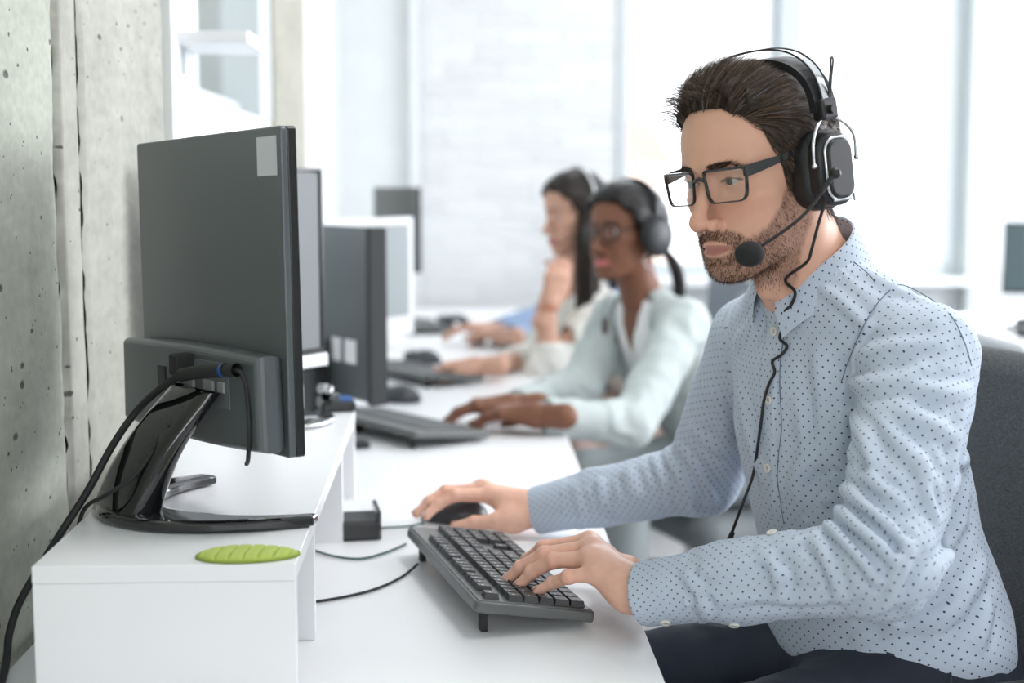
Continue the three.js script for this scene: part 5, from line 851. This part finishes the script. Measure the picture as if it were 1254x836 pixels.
// ---------------------------------------------------------------- chairs
const tweed = (() => { const R = rng(8), w = Array.from({ length: 128 * 128 }, () => R()); const f = (u, v) => { const x = Math.floor(u * 128), y = Math.floor(v * 128), a = w[y * 128 + x], b = w[(y >> 1) * 128 + (x >> 1)]; return 0.55 * a + 0.45 * b; }; return { map: dataTex(128, 128, (u, v) => { const k = 0.20 + 0.22 * f(u, v); return [k, k * 1.03, k * 1.06]; }), bump: dataTex(128, 128, (u, v) => { const k = f(u, v); return [k, k, k]; }, false) }; })();
const chairMat = mat(rgb(1, 1, 1), 0.95, { map: scaled(tweed.map, 12, 12), bumpMap: scaled(tweed.bump, 12, 12), bumpScale: 0.0015 });
function officeChair(label, pos, turn, seatY, m = chairMat, backTop = 1.05) {   // faces +z
  const t = thing('office_chair', label, 'chair', pos, turn, 'fabric office chairs along the desk row');
  const cushion = (w, h, d, r) => { const g = new RoundedBoxGeometry(w, h, d, 6, r), p = g.attributes.position; return metreUV(g); };
  part(t, 'seat', cushion(0.48, 0.09, 0.46, 0.04).translate(0, seatY - 0.045, 0), m);
  const bh = backTop - seatY - 0.02; part(t, 'backrest', cushion(0.47, bh, 0.075, 0.035).rotateX(-0.10).translate(0, seatY + 0.02 + bh / 2, -0.235), m);
  part(t, 'back_support', box(-0.04, seatY - 0.1, -0.27, 0.04, seatY + 0.2, -0.295, 0.006), M.blackSatin);
  for (const s of [-1, 1]) { const a = part(t, 'armrest', box(s * 0.27 - 0.022, seatY + 0.155, -0.13, s * 0.27 + 0.022, seatY + 0.18, 0.12, 0.008, 2), M.blackSatin); part(a, 'armrest_post', [rod([s * 0.27, seatY - 0.08, -0.07], [s * 0.27, seatY + 0.16, -0.05], 0.009), rod([s * 0.27, seatY - 0.08, 0.03], [s * 0.27, seatY + 0.16, 0.02], 0.009), rod([s * 0.27, seatY - 0.08, -0.07], [s * 0.1, seatY - 0.09, -0.05], 0.009)], M.steel); }
  part(t, 'column', [rod([0, 0.09, 0], [0, seatY - 0.09, 0], 0.026, 0.02)], M.steel);
  for (let i = 0; i < 5; i++) { const a = (i / 5) * Math.PI * 2, x = Math.cos(a) * 0.29, z = Math.sin(a) * 0.29; const l = part(t, 'leg', rod([0, 0.095, 0], [x, 0.065, z], 0.02, 0.013), M.blackSatin); part(l, 'castor', new THREE.CylinderGeometry(0.027, 0.027, 0.03, 18).rotateZ(Math.PI / 2).rotateY(a).translate(x, 0.028, z), M.rubber); }
  return t;
}
officeChair('charcoal fabric office chair under the bearded man', [J.hip[0] + 0.0, 0, J.hip[2]], -1.27, J.hip[1] - 0.085, chairMat, 1.045);
// ---------------------------------------------------------------- colleagues further down the row
function headMatrix(eye, yaw, pitch, roll, scale) {
  const toward = AIM.clone().negate().setY(0).normalize(), f = toward.multiplyScalar(Math.cos(yaw)).addScaledVector(RIGHT, -Math.sin(yaw)), x = V(0, 1, 0).cross(f).normalize();
  const q = new THREE.Quaternion().setFromRotationMatrix(new THREE.Matrix4().makeBasis(x, V(0, 1, 0), f)).multiply(new THREE.Quaternion().setFromEuler(new THREE.Euler(pitch, 0, roll, 'YXZ')));
  const m = new THREE.Matrix4().makeRotationFromQuaternion(q).scale(V(scale, scale, scale)); return m.clone().setPosition(V(...eye).sub(V(0, 0, 0.078).applyMatrix4(m)));
}
function poseHand(w, d, u, curl, size = 0.93, toward = 0) {                 // relaxed hand: d along the hand, u its back; the thumb lies on side s = d x u (times toward)
  d = V(...d).normalize(); u = V(...u); u.addScaledVector(d, -u.dot(d)).normalize(); const s = d.clone().cross(u).multiplyScalar(toward || 1), P = (a, b, c) => [w[0] + (d.x * a + s.x * b + u.x * c) * size, w[1] + (d.y * a + s.y * b + u.y * c) * size, w[2] + (d.z * a + s.z * b + u.z * c) * size];
  const fingers = [0, 1, 2, 3].map((i) => { const b = 0.028 - 0.0195 * i, len = [0.042, 0.046, 0.043, 0.034][i]; let a = [0.088, 0.091, 0.086, 0.078][i], c = 0.006, th = 0; const out = [P(a, b, c)]; for (const [k, l] of [[0, len], [1, len * 0.66], [2, len * 0.52]]) { th += curl[k]; a += Math.cos(th) * l; c -= Math.sin(th) * l; out.push(P(a, b * (1 + 0.12 * k), c)); } return out; });
  return { wrist: w, arm: P(-0.06, 0, 0), fingers, thumb: [P(0.025, 0.026, -0.008), P(0.058, 0.042, -0.016), P(0.083, 0.046, -0.024), P(0.104, 0.043, -0.030)], size };
}
function seated(o) {
  const t = thing('person', o.label, 'person'), Hm = headMatrix(o.eye, o.yaw, o.pitch, o.roll, o.scale ?? 0.96), Hi = Hm.clone().invert(), sc = o.scale ?? 0.96;
  const L = V(...o.lsh).sub(V(...o.rsh)).normalize(), S = mid3(o.lsh, o.rsh, 0.5), U = (() => { const u = V(...S).sub(V(...o.hip)); return u.addScaledVector(L, -u.dot(L)).normalize(); })(), Fw = L.clone().cross(U), B = [L, U, Fw], T = (l, u, f) => [S[0] + L.x * l + U.x * u + Fw.x * f, S[1] + L.y * l + U.y * u + Fw.y * f, S[2] + L.z * l + U.z * u + Fw.z * f];
  // head and neck
  const hf = headField({ jaw: 0.88, brow: 0.006, lips: 1.1, nose: 0.92, smile: o.smile ?? 0, ...o.face }), nb = V(...o.neck).applyMatrix4(Hi), nf = capsule([0, -0.045, -0.018], [nb.x, nb.y - 0.03, nb.z], 0.048, 0.05), f = (x, y, z) => smin(hf(x, y, z), nf(x, y, z), 0.02);
  const lipC = o.lipColor ?? [0.42, 0.14, 0.13], skin = skinTone(o.skin), hg = nets(f, [-0.1, -0.2, -0.13], [0.1, 0.13, 0.125], 0.0038);
  paint(hg, (x, y, z) => { const c = skin(x, y, z), ax = Math.abs(x), k = sstep(1.0, 0.7, Math.hypot(ax / 0.027, (y + 0.076) / 0.0115)) * (z > 0.07 ? 1 : 0), b = z > 0.03 && ax > 0.012 && ax < 0.05 && Math.abs(y - 0.0195 - 0.003 * sstep(0.01, 0.035, ax) + 0.005 * sstep(0.036, 0.05, ax)) < 0.0030 ? 0.85 : 0; return [lerp(lerp(c[0], lipC[0], k), 0.012, b), lerp(lerp(c[1], lipC[1], k), 0.009, b), lerp(lerp(c[2], lipC[2], k), 0.008, b)]; });
  const geos = [hg.applyMatrix4(Hm)];
  for (const h of [o.lHand, o.rHand]) if (h) geos.push(handGeo(h, o.skin, o.skin.map((v) => v * 1.2), [0, 1, 0], 0.0038));
  const arms = new Field(); arms.add(capsule(o.neck, T(0, -0.06, 0), 0.048, 0.05)).add(ellipsoid(T(0, -0.13, 0), [0.12, 0.19, 0.08], B), 0.04); for (const [a, b, c] of [[o.lsh, o.lel, o.lwr], [o.rsh, o.rel, o.rwr]]) arms.add(capsule(a, b, 0.042, 0.036), 0.03).add(capsule(b, c, 0.036, 0.023), 0.02);
  const bx = [o.lsh, o.rsh, o.lel, o.rel, o.lwr, o.rwr, o.hip, o.neck], lo = [0, 1, 2].map((i) => Math.min(...bx.map((p) => p[i])) - 0.2), hi = [0, 1, 2].map((i) => Math.max(...bx.map((p) => p[i])) + 0.2);
  geos.push(paint(nets(arms.fn(), lo, hi, 0.015), skin)); part(t, 'body', joinPainted(geos), skinMat);
  eyes(t, Hm, [0.03, 0.015, 0.01], [-0.1, 0.05]);
  if (o.smile) part(t, 'teeth', new THREE.SphereGeometry(1, 24, 12).scale(0.019, 0.0042, 0.012).translate(0, -0.0755, 0.0785).applyMatrix4(Hm), mat(rgb(0.78, 0.76, 0.72), 0.3));
  // garment
  const G = new Field(); G.add(ellipsoid(T(0, -0.12, 0), [0.148, 0.19, 0.105], B)).add(ellipsoid(mid3(S, o.hip, 0.62), [0.128, 0.18, 0.098], B), 0.05).add(ellipsoid(vadd(o.hip, [U.x, U.y, U.z], 0.05), [0.165, 0.13, 0.125], B), 0.06);
  for (const s of [o.lsh, o.rsh]) G.add(capsule(vadd(o.neck, [U.x, U.y, U.z], -0.03), s, 0.042, 0.05), 0.04);
  const tor = G.fn(), end = o.sleeve ?? 1, sl = [[o.lsh, o.lel, o.lwr], [o.rsh, o.rel, o.rwr]].map(([a, b, c]) => { const e = mid3(b, c, end), F = new Field(); F.add(capsule(a, b, 0.062, 0.052)).add(capsule(b, e, 0.052, lerp(0.052, 0.036, end)), 0.02); const q = F.fn(), dv = V(...e).sub(V(...b)).normalize(); return (x, y, z) => { const k = (x - e[0]) * dv.x + (y - e[1]) * dv.y + (z - e[2]) * dv.z, d = q(x, y, z); return Math.hypot(x - e[0], y - e[1], z - e[2]) < 0.08 ? Math.max(d, k) : d; }; });
  const whole = (x, y, z) => smin(smin(tor(x, y, z), sl[0](x, y, z), 0.028), sl[1](x, y, z), 0.028), nk = V(...o.neck);
  const gf = (x, y, z) => {
    let d = whole(x, y, z); if (Math.abs(d) > 0.05) return d;
    d -= 0.005 * noise(x * 12, y * 10, z * 12) + 0.0045 * noise(x * 26 + 4, y * 20, z * 26) + 0.003 * Math.sin((x + y * 0.6 + z * 0.4) * 90 + 4 * noise(x * 14, y * 14, z * 14)) * sstep(0.1, 0.5, noise(x * 8, y * 8, z * 8) + 0.3);
    const px = x - S[0], py = y - S[1], pz = z - S[2], l = px * L.x + py * L.y + pz * L.z, u = px * U.x + py * U.y + pz * U.z, fw = px * Fw.x + py * Fw.y + pz * Fw.z;
    if (o.open && fw > 0 && tor(x, y, z) < sl[0](x, y, z) + 0.01 && tor(x, y, z) < sl[1](x, y, z) + 0.01) d = Math.max(d, (o.open * sstep(-0.42, 0.06, u) - Math.abs(l)) * 0.9);
    d = Math.max(d, Math.hypot(x - nk.x, (y - nk.y - 0.03) * 0.6, z - nk.z) < 0.075 ? 0.062 - Math.hypot(x - nk.x, z - nk.z) : d); return Math.max(d, o.hip[1] - 0.02 - y);
  };
  const gg = metreUV(nets(gf, lo, hi, 0.009)); part(t, o.garment ?? 'blouse', gg, o.cloth, o.clothLabel);
  if (o.open) {
    const inner = (x, y, z) => { const d = tor(x, y, z) + 0.010, px = x - S[0], py = y - S[1], pz = z - S[2], l = px * L.x + py * L.y + pz * L.z, u = px * U.x + py * U.y + pz * U.z, fw = px * Fw.x + py * Fw.y + pz * Fw.z; if (Math.abs(d) > 0.04) return d; return Math.max(d - 0.003 * noise(x * 20, y * 14, z * 20), fw > 0 ? Math.min(1, (0.036 * sstep(-0.085, 0.06, u) - Math.abs(l)) * 0.9) : u - 0.02); };
    part(t, 'blouse', nets(inner, lo, hi, 0.010), mat(rgb(0.84, 0.85, 0.85), 0.8), 'white blouse');
  }
  // legs
  const tr = new Field(), dir = V(Fw.x, 0, Fw.z).normalize(), sd = V(L.x, 0, L.z).normalize(), P = (a, b, y) => [o.hip[0] + dir.x * a + sd.x * b, y, o.hip[2] + dir.z * a + sd.z * b]; tr.add(ellipsoid(o.hip, [0.15, 0.11, 0.16]));
  for (const s of [1, -1]) tr.add(capsule(P(0.02, 0.08 * s, o.hip[1]), P(0.40, 0.09 * s, o.hip[1] - 0.01), 0.085, 0.062), 0.04).add(capsule(P(0.40, 0.09 * s, o.hip[1] - 0.01), P(0.40, 0.09 * s, 0.06), 0.058, 0.042), 0.03);
  const lg = nets(tr.fn(), [o.hip[0] - 0.7, 0.0, o.hip[2] - 0.6], [o.hip[0] + 0.4, 0.85, o.hip[2] + 0.6], 0.018); part(t, 'trousers', lg, o.legs);
  for (const s of [1, -1]) { const c = P(0.43, 0.09 * s, 0.03); part(t, 'shoe', new THREE.SphereGeometry(1, 20, 14).scale(0.04, 0.035, 0.11).rotateY(Math.atan2(dir.x, dir.z)).translate(c[0], 0.036, c[2]), M.blackSatin); }
  // hair: an under-layer grown out of the scalp, long locks as tapering tubes along guides
  const line = o.line, capF = (x, y, z) => { const d = headBare(x, y, z); if (d > 0.06) return d - 0.04; const k = y - line(x, z), l = o.hairLift * sstep(-0.002, 0.012, k) - 0.004 * sstep(0.005, -0.004, k); return d - l - (l > 0.002 ? 0.0018 * noise(x * 40, y * 120, z * 40) : 0); };
  const hairs = [paint(nets(capF, [-0.115, -0.12, -0.145], [0.115, 0.16, 0.14], 0.005), (x, y, z) => { const k = 0.7 + 0.6 * noise(x * 60, y * 160, z * 60); return o.hair.map((v) => v * k); })];
  const R = rng(o.seed), sp = []; for (const [pts_, r, n] of o.locks ?? []) for (let i = 0; i < n; i++) { const a = R() * 6.283, q = Math.sqrt(R()) * r, ox = Math.cos(a) * q, oz = Math.sin(a) * q, tw = (R() - 0.5) * 0.02, base = pts_.map(([x, y, z], j) => [x + ox * (j ? 1 : 0.5) + tw * j * 0.3, y + (R() - 0.5) * 0.012, z + oz * (j ? 1 : 0.5)]); sp.push(base); }
  for (const b of sp) { const c = new THREE.CatmullRomCurve3(pts(b)), g = new THREE.TubeGeometry(c, 20, 0.0058, 5), p = g.attributes.position; for (let i = 0; i <= 20; i++) { const m = c.getPoint(i / 20), k = 0.35 + 0.65 * Math.sin(Math.PI * clamp(i / 20, 0.08, 0.97)); for (let j = 0; j < 6; j++) { const q = i * 6 + j; p.setXYZ(q, lerp(m.x, p.getX(q), k), lerp(m.y, p.getY(q), k), lerp(m.z, p.getZ(q), k)); } } const kk = 0.6 + R() * 0.8; hairs.push(paint(g, () => o.hair.map((v) => v * kk))); }
  part(t, 'hair', joinPainted(hairs).applyMatrix4(Hm), mat(rgb(1, 1, 1), 0.35, { vertexColors: true, specularIntensity: 0.6 }), o.hairLabel);
  return { t, Hm, put: (g) => g.applyMatrix4(Hm), T };
}
const headBare = headField({ jaw: 0.88, brow: 0.006, ears: false });
const womanLine = (x, z) => curve(azim(x, z), [[0, 0.072], [0.4, 0.068], [0.8, 0.045], [1.05, 0.01], [1.2, -0.02], [1.7, -0.035], [2.2, -0.075], [3.2, -0.085]]);
{ // smiling woman with glasses and big headphones
  const lw = level(660, 509, 0.782), rw = level(628, 497, 0.780);
  const w = seated({
    label: 'smiling woman in a pale grey blazer with large headphones and glasses', seed: 4, eye: at(741, 284, 3.56), yaw: 0.80, pitch: -0.06, roll: 0.05, scale: 0.99, smile: 1.5, neck: at(785, 352, 3.64), lsh: at(838, 398, 3.52), rsh: at(752, 392, 3.80), lel: at(772, 520, 3.26), lwr: lw, rel: at(712, 474, 3.62), rwr: rw, hip: [0.68, 0.575, -3.62],
    skin: [0.20, 0.088, 0.052], lipColor: [0.50, 0.14, 0.15], lHand: poseHand(lw, vadd(level(530, 505, 0.775), lw, -1), [0, 1, 0], [0.25, 0.45, 0.35], 0.95, 1), rHand: poseHand(rw, vadd(level(520, 502, 0.775), rw, -1), [0, 1, 0], [0.3, 0.4, 0.3], 0.95, -1),
    garment: 'blazer', cloth: mat(srgb(184, 193, 192), 0.85), clothLabel: 'pale grey blazer', open: 0.085, sleeve: 0.94, legs: mat(srgb(150, 158, 160), 0.8), hair: [0.012, 0.010, 0.010], hairLift: 0.017, hairLabel: 'smooth black hair tied back', line: womanLine,
    locks: [[[[0.03, -0.03, -0.10], [0.05, -0.07, -0.125], [0.06, -0.12, -0.135], [0.065, -0.17, -0.13]], 0.014, 26]],
  });
  const g = thing('eyeglasses', 'dark rimmed eyeglasses on the smiling woman', 'glasses'), fm = mat(rgb(0.03, 0.018, 0.015), 0.2); for (const s of [1, -1]) { const o = roundRect(0.054, 0.042, 0.018); o.holes.push(new THREE.Path(roundRect(0.046, 0.034, 0.014).getPoints(8))); part(g, 'rim', w.put(slab(o, 0.004, 0.0008).rotateY(0.12 * s).translate(0.034 * s, -0.003, 0.096)), fm); part(g, 'lens', w.put(slab(roundRect(0.047, 0.035, 0.014), 0.001, 0).rotateY(0.12 * s).translate(0.034 * s, -0.003, 0.097)), mat(rgb(1, 1, 1), 0.02, { transmission: 1, thickness: 0, ior: 1.2 })); part(g, 'temple', w.put(rod([0.062 * s, 0.006, 0.093], [0.076 * s, 0.010, 0.0], 0.0024)), fm); } part(g, 'bridge', w.put(rod([-0.009, 0.002, 0.099], [0.009, 0.002, 0.099], 0.002)), fm);
  const h = thing('headset', 'large fuzzy black headphones on the smiling woman', 'headset'), fz = mat(rgb(0.022, 0.023, 0.026), 0.9), sh = mat(rgb(0.05, 0.052, 0.056), 0.5); for (const s of [1, -1]) { part(h, 'ear_pad', w.put(new THREE.TorusGeometry(0.036, 0.017, 16, 36).rotateY(Math.PI / 2).translate(0.094 * s, -0.008, -0.006)), fz); part(h, 'ear_cup', w.put(new THREE.SphereGeometry(0.042, 28, 18).scale(0.42, 1, 1).translate(0.102 * s, -0.008, -0.006)), sh); part(h, 'slider', w.put(box(0.09 * s, 0.03, -0.014, 0.102 * s, 0.075, 0.004, 0.003)), sh); } part(h, 'band', w.put(tube(Array.from({ length: 15 }, (_, i) => { const a = Math.PI * i / 14; return [Math.cos(a) * 0.096, 0.055 + Math.sin(a) * 0.078, -0.006]; }), 0.006, 50, 8)), fz);
  for (const s of [1]) single('hoop_earring', w.put(new THREE.TorusGeometry(0.020, 0.0013, 8, 40).rotateY(0.9).translate(0.083 * s, -0.068, -0.002)), M.silver, 'thin silver hoop earring below the smiling woman\'s headphones', 'earring');
  single('pendant_necklace', merge([w.put(tube([[-0.045, -0.135, 0.0], [-0.02, -0.165, 0.05], [0.0, -0.215, 0.075], [0.02, -0.165, 0.05], [0.045, -0.135, 0.0]], 0.0012, 40, 6)), w.put(box(-0.006, -0.25, 0.07, 0.006, -0.212, 0.08, 0.002))]), mat(rgb(0.05, 0.03, 0.025), 0.5), 'dark pendant necklace on the smiling woman\'s white blouse', 'necklace');
}
{ // woman with long hair, hand raised to her headset
  const rw = level(586, 449, 0.782), lw = at(671, 372, 4.12);
  const w = seated({
    label: 'long-haired woman in a cream blouse leaning her cheek on her hand', seed: 14, eye: at(678, 264, 4.24), yaw: 1.08, pitch: 0.10, roll: 0.02, scale: 0.97, neck: at(712, 338, 4.36), lsh: at(738, 382, 4.22), rsh: at(692, 378, 4.52), lel: at(668, 452, 4.13), lwr: lw, rel: at(655, 440, 4.42), rwr: rw, hip: [0.66, 0.575, -4.42],
    skin: [0.56, 0.33, 0.24], lHand: poseHand(lw, [0.05, 0.14, -0.02], [0.3, 0.1, 0.95], [0.35, 0.7, 0.5], 0.92, 1), rHand: poseHand(rw, vadd(level(545, 452, 0.775), rw, -1), [0, 1, 0], [0.35, 0.6, 0.4], 0.95, -1),
    cloth: mat(srgb(222, 221, 215), 0.85), clothLabel: 'cream white blouse', sleeve: 0.42, legs: mat(srgb(205, 180, 170), 0.8), hair: [0.020, 0.013, 0.010], hairLift: 0.015, hairLabel: 'long dark brown hair', line: womanLine,
    locks: [[[[0.055, 0.05, -0.01], [0.080, -0.02, 0.005], [0.086, -0.10, 0.02], [0.090, -0.20, 0.035], [0.095, -0.31, 0.05]], 0.034, 90], [[[0.03, 0.05, -0.09], [0.04, -0.04, -0.11], [0.045, -0.14, -0.11], [0.045, -0.24, -0.10]], 0.04, 60], [[[-0.06, 0.05, -0.03], [-0.086, -0.02, -0.02], [-0.09, -0.12, -0.01], [-0.09, -0.24, 0.02]], 0.028, 50]],
  });
  const h = thing('headset', 'slim headset with silver headband on the long-haired woman', 'headset'); part(h, 'band', w.put(tube(Array.from({ length: 15 }, (_, i) => { const a = Math.PI * i / 14; return [Math.cos(a) * 0.098, 0.052 + Math.sin(a) * 0.084, -0.012]; }), 0.0042, 50, 8)), M.silver); for (const s of [1, -1]) part(h, 'ear_cup', w.put(new THREE.SphereGeometry(0.03, 24, 16).scale(0.5, 1, 1).translate(0.10 * s, -0.005, -0.01)), M.blackSatin); part(h, 'boom', w.put(tube([[0.105, -0.02, 0.0], [0.085, -0.06, 0.06], [0.04, -0.085, 0.10]], 0.002, 24, 6)), M.rubber);
  single('bracelet', new THREE.TorusGeometry(0.0285, 0.0045, 10, 36).rotateX(Math.PI / 2).rotateZ(-0.12).translate(...mid3(lw, at(668, 452, 4.13), 0.06)), mat(rgb(0.45, 0.14, 0.07), 0.5), 'orange brown bracelet on the long-haired woman\'s wrist', 'bracelet');
}
{ // person in a blue sleeve at the last desk
  const rw = level(606, 405, 0.785), lw = level(618, 411, 0.785);
  seated({
    label: 'person in a denim blue shirt reaching for a mouse at the last desk', seed: 24, eye: at(742, 262, 5.35), yaw: 1.2, pitch: 0.1, roll: 0, scale: 0.96, neck: at(768, 318, 5.42), lsh: at(768, 350, 5.28), rsh: at(738, 348, 5.62), lel: at(700, 398, 5.22), lwr: lw, rel: at(668, 388, 5.45), rwr: rw, hip: [0.74, 0.575, -5.5],
    skin: [0.52, 0.32, 0.24], lHand: poseHand(lw, vadd(level(560, 408, 0.775), lw, -1), [0, 1, 0], [0.3, 0.4, 0.3], 0.98, 1), rHand: poseHand(rw, vadd(level(548, 400, 0.80), rw, -1), [0, 1, 0], [0.25, 0.4, 0.3], 0.98, -1), face: { jaw: 1, lips: 0.8 },
    cloth: mat(srgb(116, 136, 164), 0.85), clothLabel: 'denim blue shirt', sleeve: 0.95, legs: mat(srgb(60, 66, 80), 0.8), hair: [0.02, 0.014, 0.01], hairLift: 0.010, hairLabel: 'short dark hair', line: womanLine,
  });
}
officeChair('grey office chair under the smiling woman in the blazer', [0.70, 0, -3.60], -1.25, 0.49, mat(srgb(128, 134, 138), 0.9), 0.99);
officeChair('grey office chair under the long-haired woman in cream', [0.69, 0, -4.42], -1.35, 0.49, mat(srgb(128, 134, 138), 0.9), 0.93);
officeChair('grey office chair under the person in blue', [0.77, 0, -5.5], -1.4, 0.49, mat(srgb(128, 134, 138), 0.9), 0.93);
shade(scene);
renderer.render(scene, camera);
